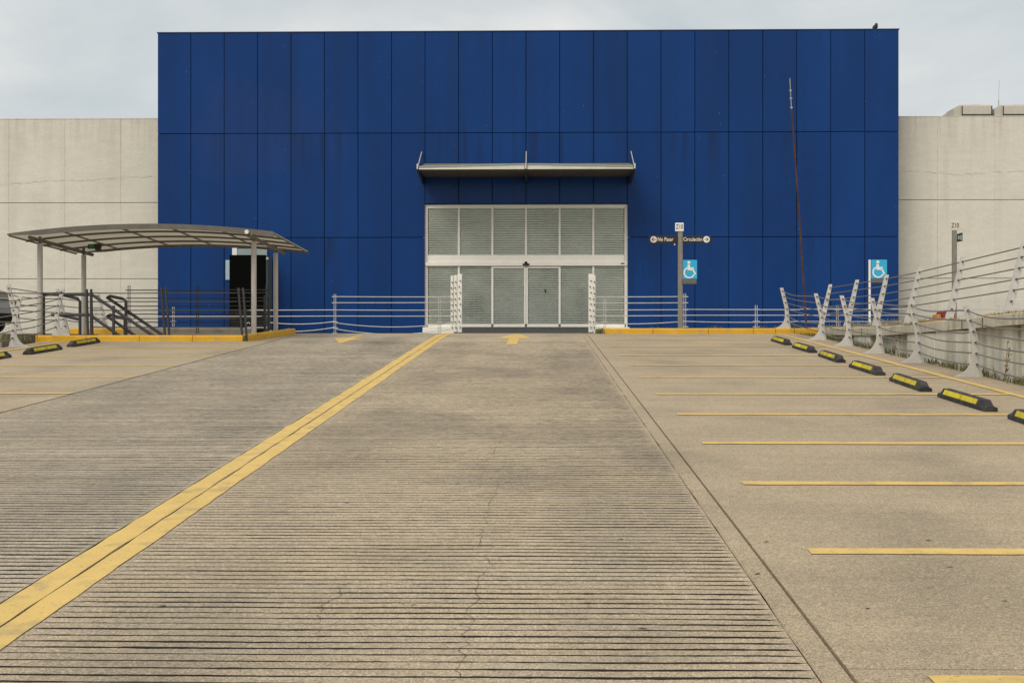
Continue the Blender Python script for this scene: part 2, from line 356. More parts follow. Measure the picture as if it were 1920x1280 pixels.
# ------------------------------------------------------------------ ground, ramp and deck
structure(MB().add([(-900,-900,-3.2),(900,-900,-3.2),(900,900,-3.2),(-900,900,-3.2)],[(0,1,2,3)]).build('ground',m_ground))
XL, XR = -12.0, 7.15            # edges of the ramp
XJL, XYL, XYC, XYR, XG, XJ = -6.46, -2.745, -2.575, -2.42, 1.165, 1.312
def ys(a,b,step=1.0):
    n=max(1,int(round((b-a)/step))); return [a+(b-a)*i/n for i in range(n+1)]
def strip(x0,x1,y0,y1,dz=0.0,th=0.0,step=0.75,mb=None,m=0,jit=0.0,jf=4.0):
    """sheet that follows the ramp surface between two x and two y; th>0 gives it thickness"""
    mb=mb or MB(); Y=ys(y0,y1,step); vs=[]; fs=[]
    for i,y in enumerate(Y):
        a=x0+(jit*mnoise.noise(Vector((y*jf,x0*3,0.3))) if jit else 0); b=x1+(jit*mnoise.noise(Vector((y*jf,x1*3,9.3))) if jit else 0)
        vs+=[(a,y,rz(y)+dz),(b,y,rz(y)+dz)]
    for i in range(len(Y)-1): fs.append((2*i,2*i+1,2*i+3,2*i+2))
    n=len(vs)
    if th:
        vs+=[(x,y,z-th) for x,y,z in vs[:n]]
        for i in range(len(Y)-1):
            fs.append((2*i,2*i+2,n+2*i+2,n+2*i)); fs.append((2*i+1,n+2*i+1,n+2*i+3,2*i+3))
        fs.append((0,n,n+1,1)); e_=2*(len(Y)-1); fs.append((e_,e_+1,n+e_+1,n+e_))
    return mb.add(vs,fs,m)
YB, YE = -14.0, 38.5
base=structure(strip(XL,XR,YB,YE,-0.03,0.35).build('ramp_base',m_joint))

def grooved(x0,x1,seed,ga=3.2,gb=31.0):
    """lane with raked cross grooves, real relief: tops in slot 0, grooves in slot 1"""
    mb=MB(); nx=int((x1-x0)/0.05); P=0.0985
    xs=[x0+(x1-x0)*i/nx for i in range(nx+1)]
    rows=[]; vs=[]
    def bow(x,y): return 0.022*mnoise.noise(Vector((x*0.35+seed,y*0.35,0)))+0.010*mnoise.noise(Vector((x*1.4,y*1.1,seed)))
    for x in xs: vs.append((x,YB,rz(YB)))
    nrow=1; kinds=[]
    k=int((gb-ga)/P)
    for g in range(k):
        yc=ga+g*P+random.uniform(-0.007,0.007); far=min(1,max(0,(yc-6)/22))
        gw=random.uniform(0.75,1.25)*(1-0.20*far)
        edge=[]
        for q in range(4):
            for x in xs:
                a=0.5+0.9*mnoise.noise(Vector((x*0.9,yc*9.0,seed+3)))+0.35*mnoise.noise(Vector((x*7,yc*31,seed)))
                a=min(1.3,max(0.08,0.62+0.60*a-0.25))*gw*(0.84+0.42*((x-x0)/(x1-x0))**3)
                ed=min(1,max(0.0,(x-x0)/0.06),max(0.0,(x1-x)/0.06)); a*=ed
                hw=0.0112*a+0.0012; dp=0.017*min(1,a*1.3)
                y=yc+bow(x,yc)+(-hw*1.25,-hw*0.5,hw*0.5,hw*1.25)[q]+0.0030*mnoise.noise(Vector((x*9.7,yc*40,q*1.7)))
                vs.append((x,y,rz(y)-(0,dp,dp,0)[q]+0.0016*mnoise.noise(Vector((x*18,y*40,0)))*(1 if q in(0,3) else 0)))
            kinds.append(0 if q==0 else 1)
    for y in ys(gb+0.2,YE,0.5):
        for x in xs: vs.append((x,y,rz(y)))
        kinds.append(0)
    w_=nx+1; fs=[]; ms=[]
    for r in range(len(kinds)):
        for i in range(nx):
            mb.f.append([r*w_+i,r*w_+i+1,(r+1)*w_+i+1,(r+1)*w_+i]); mb.m.append(kinds[r]); mb.s.append(False)
    mb.v=vs
    return mb
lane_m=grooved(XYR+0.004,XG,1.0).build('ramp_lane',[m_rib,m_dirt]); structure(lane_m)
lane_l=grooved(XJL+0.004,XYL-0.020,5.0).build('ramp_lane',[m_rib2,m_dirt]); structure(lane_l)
# smooth strip under the double yellow line, and the plain margin beside the right bays
mid=structure(strip(XYL,XYC-0.005,YB,YE,0,0.03).build('ramp_centre_strip',m_bay))
strip(XYC+0.005,XYR,YB,YE,0,0.03).build('slab',m_bay,mid)
for a,b in ((XYL-0.004,XYC-0.0075),(XYC+0.0075,XYR+0.004)):
    strip(a,b,YB,37.6,0.005,0,0.05,jit=0.011,jf=3.1).build('painted_line',m_yel,mid)
def margin():
    mb=MB(); Y=ys(YB,YE,0.3); vs=[]; fs=[]
    for y in Y:
        a=XG+0.013+0.012*mnoise.noise(Vector((y*1.7,0,0))); vs+=[(a,y,rz(y)-0.012),(a+0.02,y,rz(y)+0.001),(XJ-0.010,y,rz(y)),(XJ-0.010,y,rz(y)-0.03)]
    for i in range(len(Y)-1):
        for j in range(3): fs.append((4*i+j,4*i+j+1,4*i+j+5,4*i+j+4))
    return mb.add(vs,fs)
structure(margin().build('ramp_margin',m_bay))

JOINTS=[YB,-5.0,-1.5,2.0,5.50,9.02,12.5,16.0,19.5,23.0,26.5,30.0,33.6,YE]
LINES_R=[0.4,2.9,5.32,7.79,10.28,12.67,15.2,17.7,20.5,23.05,25.7,28.7,31.6]
LINES_L=[5.3,7.8,10.3,12.8,15.3,17.72,20.45,22.9,25.5,28.2]
bays_r=structure(link('parking_bays',None)); bays_l=structure(link('parking_bays',None))
for (x0,x1,par) in ((XJ+0.009,XR,bays_r),(XL,XJL-0.040,bays_l)):
    for a,b in zip(JOINTS[:-1],JOINTS[1:]):
        g=0.0045; strip(x0,x1,a+g,b-g,random.uniform(-0.0015,0.0015),0.04).build('slab',m_bay,par)
def paint(poly,name,par,m=m_yel,dz=0.006):
    """painted polygon on the ramp"""
    mb=MB(); ya=min(q[1] for q in poly); yb=max(q[1] for q in poly); n=max(1,int((yb-ya)/0.25))
    def clip(P,y,keep_above):
        out=[]
        for (x0,y0),(x1,y1) in zip(P,P[1:]+P[:1]):
            i0=(y0>=y) if keep_above else (y0<=y); i1=(y1>=y) if keep_above else (y1<=y)
            if i0: out.append((x0,y0))
            if i0!=i1: t=(y-y0)/(y1-y0); out.append((x0+(x1-x0)*t,y))
        return out
    for i in range(n):
        P=clip(clip(list(poly),ya+(yb-ya)*i/n,True),ya+(yb-ya)*(i+1)/n,False)
        if len(P)>2: mb.add([(x,y,rz(y)+dz) for x,y in P],[tuple(range(len(P)))])
    return mb.build(name,m,par)
def bayline(x0,x1,y,par,wd=0.16):
    n=70; vs=[]; fs=[]
    for i in range(n+1):
        x=x0+(x1-x0)*i/n; j=0.010*mnoise.noise(Vector((x*2,y*7,0)))+0.007*mnoise.noise(Vector((x*13,y*7,0))); k=0.010*mnoise.noise(Vector((x*2,y*7,5)))+0.007*mnoise.noise(Vector((x*13,y*7,3)))
        vs+=[(x,y-wd/2+j,rz(y-wd/2)+0.006),(x,y+wd/2+k,rz(y+wd/2)+0.006)]
    for i in range(n): fs.append((2*i,2*i+2,2*i+3,2*i+1))
    MB().add(vs,fs).build('painted_line',m_yel,par)
for y in LINES_R: bayline(1.62+random.uniform(-0.02,0.02),6.44,y,bays_r)
for y in LINES_L: bayline(-11.34,-6.50,y,bays_l)
strip(6.44,6.57,YB,35.6,0.0075,0,0.3,jit=0.01).build('painted_line',m_yel,bays_r)
strip(-11.50,-11.36,YB,30.6,0.0075,0,0.3,jit=0.01).build('painted_line',m_yel,bays_l)
# arrows
def poly_px(pts): return [(G(a,b).x,G(a,b).y) for a,b in pts]
ax=(G(958,645).x+0.02); 
paint([(ax-0.13,29.6),(ax+0.13,29.6),(ax+0.14,32.2),(ax-0.12,32.2)],'painted_arrow',lane_m)
paint([(ax-0.42,32.2),(ax+0.44,32.2),(ax+0.03,35.8)],'painted_arrow',lane_m)
paint(poly_px([(628,634.5),(636,644),(660,637.8),(654,633.3)]),'painted_arrow',lane_l)
paint(poly_px([(660,637.8),(684,635),(662,634.3),(654,633.3)]),'painted_arrow',lane_l)
paint(poly_px([(654,633.3),(662,634.3),(688,628.6),(674,628.2)]),'painted_arrow',lane_l)
# hairline cracks
def crack(pts,par,wd=0.006,dz=0.0035,seed=0,m=m_joint,n_per=9):
    rnd=random.Random(seed); vs=[]; fs=[]; P=[]
    for (a,b) in zip(pts[:-1],pts[1:]):
        for i in range(n_per):
            t=i/n_per; P.append((a[0]+(b[0]-a[0])*t+rnd.uniform(-.028,.028),a[1]+(b[1]-a[1])*t))
    for x,y in P:
        h=wd*rnd.uniform(0.15,1)/2; vs+=[(x-h,y,rz(y)+dz),(x+h,y,rz(y)+dz)]
    for i in range(len(P)-1): fs.append((2*i,2*i+1,2*i+3,2*i+2))
    MB().add(vs,fs).build('crack',m,par)
crack(poly_px([(852,1278),(872,1215),(880,1160),(905,1080),(920,1062),(896,1010),(912,980),(915,950),(940,900)]),lane_m,0.0038,seed=1)
crack(poly_px([(588,1185),(600,1145),(640,1105),(655,1090)]),lane_m,0.0035,seed=2)
crack(poly_px([(900,900),(915,860),(960,790)]),lane_m,0.0022,seed=3)
structure(MB().box(-60,70,YE,46.55,DECK-0.4,DECK).build('upper_deck',m_deck))
structure(MB().box(-60,XL-0.9,30.5,YE-0.01,DECK-0.4,DECK-0.02).build('side_deck',m_deck))

# ------------------------------------------------------------------ kerbs and pavements
def kerb(path,h,wd,name,label_m,z0=None,dz=0.0):
    """kerb stones along a path of (x,y), rounded nose, following the ramp"""
    mb=MB(); vs=[]; fs=[]; n=len(path)
    for i,(x,y) in enumerate(path):
        a=Vector(path[max(i-1,0)]); b=Vector(path[min(i+1,n-1)]); t=(b-a).normalized(); q=Vector((-t.y,t.x))
        zb=rz(y)-0.05 if z0 is None else z0-0.05; zt=zb+0.05+h+dz
        j=0.006*mnoise.noise(Vector((x*2.2,y*2.2,1)))
        for u,z in ((0,zb),(0.0+j,zt-0.035),(0.012+j,zt-0.010),(0.035,zt+j),(wd,zt),(wd,zb)):
            vs.append((x+q.x*u,y+q.y*u,z))
    for i in range(n-1):
        for k in range(5): fs.append((6*i+k,6*i+6+k,6*i+7+k,6*i+k+1))
    fs.append(tuple(range(6))); fs.append(tuple(range(6*n-6,6*n))[::-1])
    mb.add(vs,fs); return structure(mb.build(name,label_m))
KY=35.9
kx0=W(1131,620,KY).x
xk=kx0; joints=[kx0,3.2,4.75,6.0,6.62,7.15,7.9]
for a,b in zip(joints[:-1],joints[1:]):
    kerb([(a+0.006+(b-a-0.012)*i/6,KY+0.01*random.random()*0) for i in range(7)],0.158,0.2,'kerb',m_kyel,z0=rz(KY))
structure(MB().box(kx0+0.05,60,KY+0.19,46.5,DECK-0.05,rz(KY)+0.150).build('pavement',m_deck))
# island with the shelter on the left
IY=30.9
ix0=W(66,634,IY).x; ix1=W(455,634,IY).x
ITOP=rz(IY)+0.152
segs=[ix0,-11.0,-9.7,-8.4,ix1]
for a,b in zip(segs[:-1],segs[1:]): kerb([(a+0.006+(b-a-0.012)*i/6,IY) for i in range(7)],0.152,0.2,'kerb',m_kyel,z0=rz(IY))
cx=[(463,31.15),(480,31.6),(500,32.3),(520,33.2),(538,34.2),(549,35.2),(554,36.2)]
kp=[(W(a,630,b).x,b) for a,b in cx]
kp2=[]
for i in range(len(kp)-1):
    for t in (0,0.5): kp2.append((kp[i][0]+(kp[i+1][0]-kp[i][0])*t,kp[i][1]+(kp[i+1][1]-kp[i][1])*t))
kp2.append(kp[-1])
vs_k=kp2
def kerb_var(path,name):
    mb=MB(); vs=[]; fs=[]; n=len(path)
    for i,(x,y) in enumerate(path):
        a=Vector(path[max(i-1,0)]); b=Vector(path[min(i+1,n-1)]); t=(b-a).normalized(); q=Vector((-t.y,t.x))
        zb=rz(y)-0.05; zt=rz(y)+0.15; j=0.01*mnoise.noise(Vector((x*3,y*3,1)))
        for u,z in ((0,zb),(0.0+j,zt-0.035),(0.012+j,zt-0.010),(0.035,zt+j),(0.2,zt),(0.2,zb)): vs.append((x+q.x*u,y+q.y*u,z))
    for i in range(n-1):
        for k in range(5): fs.append((6*i+k,6*i+6+k,6*i+7+k,6*i+k+1))
    fs.append(tuple(range(6))); fs.append(tuple(range(6*n-6,6*n))[::-1])
    return structure(mb.add(vs,fs).build(name,m_kyel))
kerb_var(kp2,'kerb')
WX0,WX1,WY0,WY1=-11.75,-9.0,31.75,33.35     # stair well
isl=MB()
isl.box(ix0,ix1,IY+0.2,WY0,1.0,ITOP-0.004).box(ix0,WX0,WY0,WY1,1.0,ITOP-0.004).box(WX1,ix1,WY0,WY1,1.0,ITOP-0.004).box(ix0,ix1,WY1,36.6,1.0,ITOP-0.004)
isl.prism([(ix1,IY+0.22)]+[(x-0.19,y+0.03) for x,y in kp2]+[(kp2[-1][0]-0.19,36.6),(ix1,36.6)],1.0,ITOP-0.006,'z')
structure(isl.build('island',m_kconc))
st=thing('stairs','concrete steps leading down under the curved shelter','stairs')
for i in range(9):
    MB().box(WX0+0.3*i,WX0+0.3*i+0.31,WY0+0.01,WY1-0.01,0.2-0.0*i,ITOP-0.17*(i+1)+0.17*0 if i<8 else 0.21).build('step',m_kconc,st)
bk=37.2
kerb([(W(p,620,bk).x,bk) for p in (128,160,195,232)],0.17,0.18,'kerb',m_kyel,z0=DECK-0.02)
kerb([(W(p,620,bk).x,bk) for p in (236,300,380,470)],0.175,0.18,'kerb',m_kconc,z0=DECK-0.02)

# ------------------------------------------------------------------ store
FY=46.6; PW=1.2257; XC=-0.459
Z0,Z1,Z2,Z3=1.72,5.195,8.995,12.68
store=thing('store_building','large windowless store with blue panel front and beige side walls','building')
fac=MB()
hw=3*PW+0.08
fac.box(XC-11*PW,XC-hw,FY+0.05,FY+1.35,Z0-0.5,Z3-0.01).box(XC+hw,XC+11*PW,FY+0.05,FY+1.35,Z0-0.5,Z3-0.01).box(XC-hw,XC+hw,FY+0.05,FY+1.35,6.42,Z3-0.01)
blue=fac.build('blue_facade',m_seam,store)
g=0.0105
def panel_mesh(h): return MB().bbox(-PW/2+g,PW/2-g,-0.045,0.0,g,h-g,0.006).mesh('facade_panel',m_blue)
pm=[panel_mesh(Z1-Z0),panel_mesh(Z2-Z1),panel_mesh(Z3-Z2),panel_mesh(Z2-6.42)]
for c in range(22):
    x=XC+(c-10.5)*PW; centre=8<=c<=13
    for r in range(3):
        if centre and r==0: continue
        me=pm[3] if (centre and r==1) else pm[r]; z=(6.42 if (centre and r==1) else (Z0,Z1,Z2)[r])
        o=link('facade_panel',me,blue,(x,FY+random.uniform(0.0,0.004),z),(random.uniform(-.0015,.0015),0,random.uniform(-.0025,.0025)))
MB().box(XC-11*PW-0.02,XC+11*PW+0.02,FY-0.06,FY+1.4,Z3-0.005,Z3+0.03).build('coping',mat('coping_blue',(0.012,0.03,0.09),0.5),blue)
# entrance glazing
ent=MB(); GY=FY+0.10
ZT,ZB=6.40,1.93; zt0,zt1=4.16,4.56
ent.box(XC-hw,XC+hw,GY+0.06,GY+0.14,ZT-0.02,6.415)            # lintel soffit
ef=ent.build('entrance',m_alu,store)
def member(x0,x1,z0,z1,name='frame_member',y0=None,y1=None,m=m_frame):
    return MB().bbox(x0,x1,(y0 or GY-0.035),(y1 or GY+0.055),z0,z1,0.006).build(name,m,ef)
for s in (-1,1):
    a,b=sorted((XC+s*hw,XC+s*(hw-0.05))); member(a,b,Z0,ZT,'jamb',GY-0.11,GY-0.03,m_alu)
    a,b=sorted((XC+s*(hw-0.052),XC+s*(hw-0.17))); member(a,b,ZB,ZT-0.14)
member(XC-hw+0.05,XC+hw-0.05,ZT-0.138,ZT-0.02,'head_rail')
XS=[XC+i*PW*1.0 for i in (-2,-1,0,1,2)]
for i,x in enumerate(XS):
    member(x-0.038,x+0.038,zt1+0.002,ZT-0.14,'mullion')
    if i==2:
        member(x-0.070,x-0.006,ZB+0.11,zt0-0.03,'door_stile'); member(x+0.006,x+0.070,ZB+0.11,zt0-0.03,'door_stile')
    else: member(x-0.038,x+0.038,ZB+0.11,zt0-0.002,'mullion')
member(XC-hw+0.174,XC+hw-0.174,zt0+0.12,zt1,'transom'); member(XC-hw+0.06,XC+hw-0.06,zt0,zt0+0.117,'door_track',GY-0.095,GY-0.037)
def pane(x0,x1,z0,z1):
    cx_,cz_=(x0+x1)/2,(z0+z1)/2
    MB().box(x0-cx_,x1-cx_,-0.004,0.004,z0-cz_,z1-cz_).build('pane',m_glass,ef,(cx_,GY+0.009,cz_),(random.uniform(-.004,.004),0,random.uniform(-.008,.008)))
for i in range(6):
    a=XC+(i-3)*PW; member(a+0.04,a+PW-0.04,ZB,ZB+0.108,'bottom_rail')
    if i in (2,3): member(a+0.04,a+PW-0.072,zt0-0.09,zt0-0.004,'door_rail') if i==2 else member(a+0.072,a+PW-0.04,zt0-0.09,zt0-0.004,'door_rail')
    la=a+(0.13 if i==0 else 0.03); ra=a+PW-(0.13 if i==5 else 0.03)
    pane(la,ra,zt1-0.01,ZT-0.13)
    pane(la,ra,ZB+0.10,zt0+0.01)
# plinths
for s in (-1,1):
    a,b=sorted((XC+s*hw,XC+s*2.52)); MB().bbox(a,b,GY-0.25,GY+0.08,DECK-0.1,ZB-0.004,0.01).build('plinth',m_frame,ef)
ms=MB(); ms.prism([(-0.07,0.05),(0.07,0.05),(0.09,0.10),(0.05,0.15),(-0.05,0.15),(-0.09,0.10)],-0.10,0,'y').box(-0.19,0.19,-0.06,0,-0.06,0.03)
for q_ in range(len(ms.v)): ms.v[q_]=tuple(c_*0.62 for c_ in ms.v[q_])
ms.build('motion_sensor',m_black,ef,(XC,GY-0.096,zt0+0.06))
MB().box(3.45+XC,3.58+XC,GY-0.102,GY-0.0955,zt0+0.06,zt0+0.10).build('maker_plate',m_black2,ef)
MB().tube([(0,0,0),(0,-0.03,0.0)],0.028,8).box(-0.012,0.03,-0.02,-0.01,-0.10,0.0).build('door_lock',m_black2,ef,(XC+0.70,GY-0.0,3.28))
# roller shutter behind the glass: slats with rounded noses
sh=MB(); zz=ZB-0.1; vs=[]; fs=[]; xsN=24; prof=[]
while zz<ZT:
    prof+=[(zz,0.010),(zz+0.003,-0.020),(zz+0.030,-0.036),(zz+0.060,-0.032),(zz+0.064,0.010)]; zz+=0.086
for i,(z,y) in enumerate(prof):
    for j in range(xsN+1):
        x=XC-hw+2*hw*j/xsN; vs.append((x,GY+0.115+y+0.010*mnoise.noise(Vector((x*1.1,z*0.9,0)))+0.004*mnoise.noise(Vector((x*3,z*13,1))),z+0.004*mnoise.noise(Vector((x*1.6,z*2.3,4)))))
for i in range(len(prof)-1):
    for j in range(xsN): sh.f.append([i*(xsN+1)+j,i*(xsN+1)+j+1,(i+1)*(xsN+1)+j+1,(i+1)*(xsN+1)+j]); sh.m.append(1 if i%5 in (3,4) else 0); sh.s.append(False)
sh.v=vs
sh.build('roller_shutter',[m_shut,mat('shutter_joint',(0.15,0.14,0.115),0.8)],ef)
MB().box(XC-hw,XC+hw,GY+0.06,GY+0.6,DECK-0.1,ZB-0.004).build('threshold',m_kconc,ef)
# awning
aw0=W(783,325,44.4).x; aw1=W(1190,325,44.4).x; awc=(aw0+aw1)/2; az0=7.38
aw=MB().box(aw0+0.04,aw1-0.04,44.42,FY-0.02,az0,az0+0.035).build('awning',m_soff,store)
for a,b,pk in ((aw0,awc,1),(awc,aw1,-1)):
    z_l,z_r=(az0+0.13,az0+0.215) if pk==1 else (az0+0.215,az0+0.13)
    a+=0.05; b-=0.05
    MB().prism([(a,az0+0.04),(b,az0+0.04),(b,z_r-0.045),(a,z_l-0.045)],44.40,44.44,'y').build('fascia',m_galv,aw)
    MB().prism([(a,z_l-0.042),(b,z_r-0.042),(b,z_r),(a,z_l)],44.37,44.46,'y').build('fascia_cap',m_pale,aw)
    MB().tube([(a,44.36,az0+0.02),(b,44.36,az0+0.02)],0.022,8).build('gutter',m_galv,aw)
    MB().prism([(44.46,z_l-0.04),(FY-0.03,az0+0.5),(FY-0.03,az0+0.46),(44.46,z_l-0.08)],a,b,'x').build('roof_sheet',m_sheet,aw)
for x in (aw0,awc,aw1):
    MB().prism([(44.38,az0+0.13),(44.38,az0-0.02),(FY-0.02,az0-0.24),(FY-0.02,az0+0.20)],x-0.035,x+0.035,'x').build('bracket',m_dark,aw)
for x,tx in ((aw0,W(791,285,FY).x),(awc,W(987,286,FY).x),(aw1,W(1183,285,FY).x)):
    MB().tube([(x,44.45,az0+0.1),(tx,FY-0.06,8.30)],0.020,6).tube([(x,44.36,az0+0.02),(x,44.36,az0+0.2)],0.032,6).build('tie_rod',m_galv,aw)
# pale door head and plate behind the black box, left
p0=W(437,467,FY); p1=W(502,480,FY)
dh=MB().bbox(p0.x,p1.x,FY-0.12,FY-0.05,p1.z-0.4,p0.z,0.01).build('door_header',m_pale,store)
MB().bbox(p0.x,p0.x+0.18,FY-0.15,FY-0.122,p1.z-0.05,p0.z+0.03,0.005).build('notice',m_swhite,store)
p0=W(424,488,FY); p1=W(432,525,FY)
MB().bbox(p0.x,p1.x+0.1,FY-0.10,FY-0.05,p1.z,p0.z,0.01).build('notice',mat('notice_pale_blue',(0.42,0.55,0.60),0.5,noise=[(6,0.05)]),store)
# beige side walls of cast slabs
WYY=48.0
def WT(px,py): return W(px,py,WYY).z-0.033
def side_wall(xa,sgn,ztop,rows,name,nc,wd):
    wl=MB().box(*sorted((xa,xa+sgn*40)),WYY+0.10,WYY+0.5,0,ztop-0.05).build(name,m_wjoint,store)
    for c in range(nc):
        a=xa+sgn*c*wd; b=xa+sgn*(c+1)*wd if c<nc-1 else xa+sgn*40
        a,b=sorted((a,b))
        for r in range(len(rows)-1):
            vs=[];fs=[]
            MB().bbox(a+0.0025,b-0.0025,WYY+random.uniform(-.002,.002),WYY+0.11,rows[r]+0.011,rows[r+1]-0.011,0.003).build('wall_slab',m_wall,wl)
    MB().box(*sorted((xa,xa+sgn*40)),WYY-0.005,WYY+0.5,ztop-0.004,ztop+0.03).build('wall_cap',m_wall,wl)
    return wl
xl=XC-11*PW+0.3; xr=XC+11*PW-0.3
wl_l=side_wall(xl,-1,WT(150,222),[0,WT(150,521),WT(150,378.5),WT(150,222)],'side_wall',7,2.13)
wl_r=side_wall(xr,1,WT(1790,217.5),[0,WT(1790,520),WT(1790,373),WT(1790,217.5)],'side_wall',7,2.13)
def wall_crack(pts,par,seed):
    rnd=random.Random(seed); vs=[];fs=[];P=[]
    for a,b in zip(pts[:-1],pts[1:]):
        for i in range(14): t=i/14; P.append((a.x+(b.x-a.x)*t,a.z+(b.z-a.z)*t+rnd.uniform(-.03,.03)))
    for x,z in P: h=rnd.uniform(0.001,0.008); vs+=[(x,WYY-0.010,z-h),(x,WYY-0.010,z+h)]
    for i in range(len(P)-1): fs.append((2*i,2*i+2,2*i+3,2*i+1))
    MB().add(vs,fs).build('crack',mat('wall_crack',(0.50,0.45,0.36),0.9),par)
wall_crack([W(a,b,WYY) for a,b in ((0,346),(60,342),(100,339),(150,339),(210,334),(292,331))],wl_l,4)
wall_crack([W(a,b,WYY) for a,b in ((1690,322),(1740,322),(1800,328),(1880,322),(1960,318))],wl_r,5)
# dark sloped mat up to the doors
pa=W(850,620,39.2).x; pb=W(1113,620,39.2).x; qa=W(862,613,46.4).x; qb=W(1109,613,46.4).x
structure(MB().add([(pa,39.2,DECK+0.004),(pb,39.2,DECK+0.004),(qb,46.40,ZB-0.01),(qa,46.40,ZB-0.01),(pa,39.2,DECK-0.1),(pb,39.2,DECK-0.1),(qb,46.40,DECK-0.1),(qa,46.40,DECK-0.1)],
 [(0,1,2,3),(0,4,5,1),(1,5,6,2),(2,6,7,3),(3,7,4,0)]).build('entrance_ramp',m_mat))

# ------------------------------------------------------------------ black box by the store wall
b0=W(430,478,45.5); b1=W(497,612,45.5)
bx=thing('utility_booth','tall black box against the blue wall behind the shelter','booth',((b0.x+b1.x)/2,45.9,DECK))
hwid=(b1.x-b0.x)/2; ht=b0.z-DECK
MB().bbox(-hwid,hwid,-0.40,0.58,0.0,ht,0.012).build('body',m_black,bx)
MB().bbox(-hwid+0.03,hwid-0.03,-0.43,-0.402,0.1,0.86,0.008).build('lower_panel',m_black2,bx)
MB().bbox(hwid+0.002,hwid+0.06,-0.30,0.55,0.02,ht-0.03,0.01).build('side_panel',mat('booth_side',(0.10,0.125,0.12),0.5),bx)
MB().tube([(hwid+0.06,-0.25,ht-0.12),(hwid+0.06,-0.33,ht-0.12)],0.05,8).build('lamp',m_alu,bx)

# ------------------------------------------------------------------ railings
def cable(pts,r,sag,m,par,seed=0,name='cable',n=7,wob=0.0):
    """one cable through all posts with its own slack in every span"""
    rnd=random.Random(seed); P=[]
    for i,(a,b) in enumerate(zip(pts[:-1],pts[1:])):
        s=sag*rnd.uniform(0.3,1.5) if not isinstance(sag,(list,tuple)) else sag[i]
        sk=rnd.uniform(0.6,1.7) if wob else 1
        for j in range(n):
            t=j/n; P.append(Vector(a)*(1-t)+Vector(b)*t-Vector((0,0,4*s*(t**sk)*(1-t**sk))))
    P.append(Vector(pts[-1])); return MB().tube(P,r,5,0,False).build(name,m,par)
def foot_post():
    pts=[(-0.195,1.14),(-0.105,1.14),(0.045,0.58),(0.060,0.35),(0.075,0.18),(0.115,0.0),(-0.33,0.0),(-0.31,0.02),(-0.22,0.055),(-0.14,0.12),(-0.085,0.20),(-0.055,0.30),(-0.050,0.40),(-0.060,0.58)]
    return pts
PH=[0.20,0.375,0.55,0.725,0.90,1.06]
def spine(z): return -0.150+ (1.14-z)/0.56*0.142 if z>0.58 else -0.008+(0.58-z)*0.06
def post_meshes(mir):
    s=-1 if mir else 1
    pts=[(s*a,b) for a,b in foot_post()]
    if mir: pts=pts[::-1]
    plate=MB().prism(pts,-0.018,0.018,'y').mesh('plate',m_post)
    bolts=MB()
    for z in PH: bolts.tube([(s*spine(z),-0.060,z),(s*spine(z),0.060,z)],0.018,8); 
    bm=bolts.mesh('bolts',m_bolt); return plate,bm
PM=post_meshes(False); PMm=post_meshes(True)
def lean_meshes(s):
    plate=MB().prism([(s*a,b) for a,b in ((-0.07,0.0),(0.09,0.0),(0.335,1.22),(0.245,1.22))][::s],-0.018,0.018,'y').mesh('plate',m_post)
    bl=MB()
    for z in PH: z*=1.06; bl.tube([(s*lspine(z),-0.060,z),(s*lspine(z),0.060,z)],0.018,8)
    return plate,bl.mesh('bolts',m_bolt)
def lspine(z): return 0.01+0.28*z/1.22
LM={1:lean_meshes(1),-1:lean_meshes(-1)}
def edge_rail(name,label,spots,mir,ncab,rad,sag,lean,m_c=m_cabled,seed=1):
    t=thing(name,label,'railing')
    pl,bo=(PMm if mir else PM); s=-1 if mir else 1; sp_=spine
    if lean: pl,bo=LM[lean]; s=lean; sp_=lspine
    for (x,y,z) in spots:
        o=link('post',pl,t,(x,y,z),(0,0,random.uniform(-.05,.05))); tag(link('bolts',bo,o),kind='stuff')
    for k in range(ncab):
        h=PH[5-k]*1.06 if lean else PH[k]
        cable([(x+s*sp_(h),y,z+h) for x,y,z in spots],rad,sag,m_c,t,seed*10+k,wob=1)
    return t
ER=6.98
edge_rail('cable_railing','galvanised cable railing with curved feet beside the right row of wheel stops',
  [(ER,y,rz(y)) for y in (8.4,11.4,14.4,17.5,20.6,23.7,26.4,29.0,31.7)]+[(ER-0.02,36.05,rz(KY)+0.15)],False,6,0.0125,0.055,0,seed=1)
EL=-11.82
edge_rail('cable_railing','galvanised cable railing with curved feet at the left end beside the shelter',
  [(EL,y,rz(y)) for y in (16.2,19.4,22.6,25.6,28.6)]+[(EL-0.05,31.3,ITOP)],True,6,0.0125,0.04,0,seed=2)
# neighbouring raised ramp on the right
def nz(y): return 1.855+max(0.0,29-y)*0.0235
nr=thing('neighbouring_ramp','streaked concrete retaining wall with overhanging slab beyond the right railing','wall')
NX=7.78
vs=[];fs=[]
Yn=ys(-14,38.6,0.8)
for y in Yn:
    j=0.012*mnoise.noise(Vector((y*1.7,0,0))); zt=nz(y)
    vs+=[(NX+j,y,zt-0.20),(NX+j*1.4,y,zt-0.02),(NX+0.03,y,zt),(16,y,zt+0.0),(7.99,y,zt-0.20)]
for i in range(len(Yn)-1):
    for a,b in ((0,1),(1,2),(2,3),(4,0)): fs.append((5*i+a,5*i+5+a,5*i+5+b,5*i+b))
fs.append((0,1,2,3,4))
MB().add(vs,fs).build('slab_edge',m_slab,nr)
MB().add([(7.96,-14,-3.2),(7.96,38.6,-3.2),(7.96,38.6,nz(38.6)-0.2),(7.96,-14,nz(-14)-0.2)],[(0,1,2,3)]).build('wall_face',m_ret,nr)
for i,y in enumerate((12.4,18.2,21.6,28.6,33.4)):
    MB().bbox(7.90,8.05,y-0.28,y+0.28,-3,nz(y)-0.195,0.02).build('pilaster',m_ret,nr)
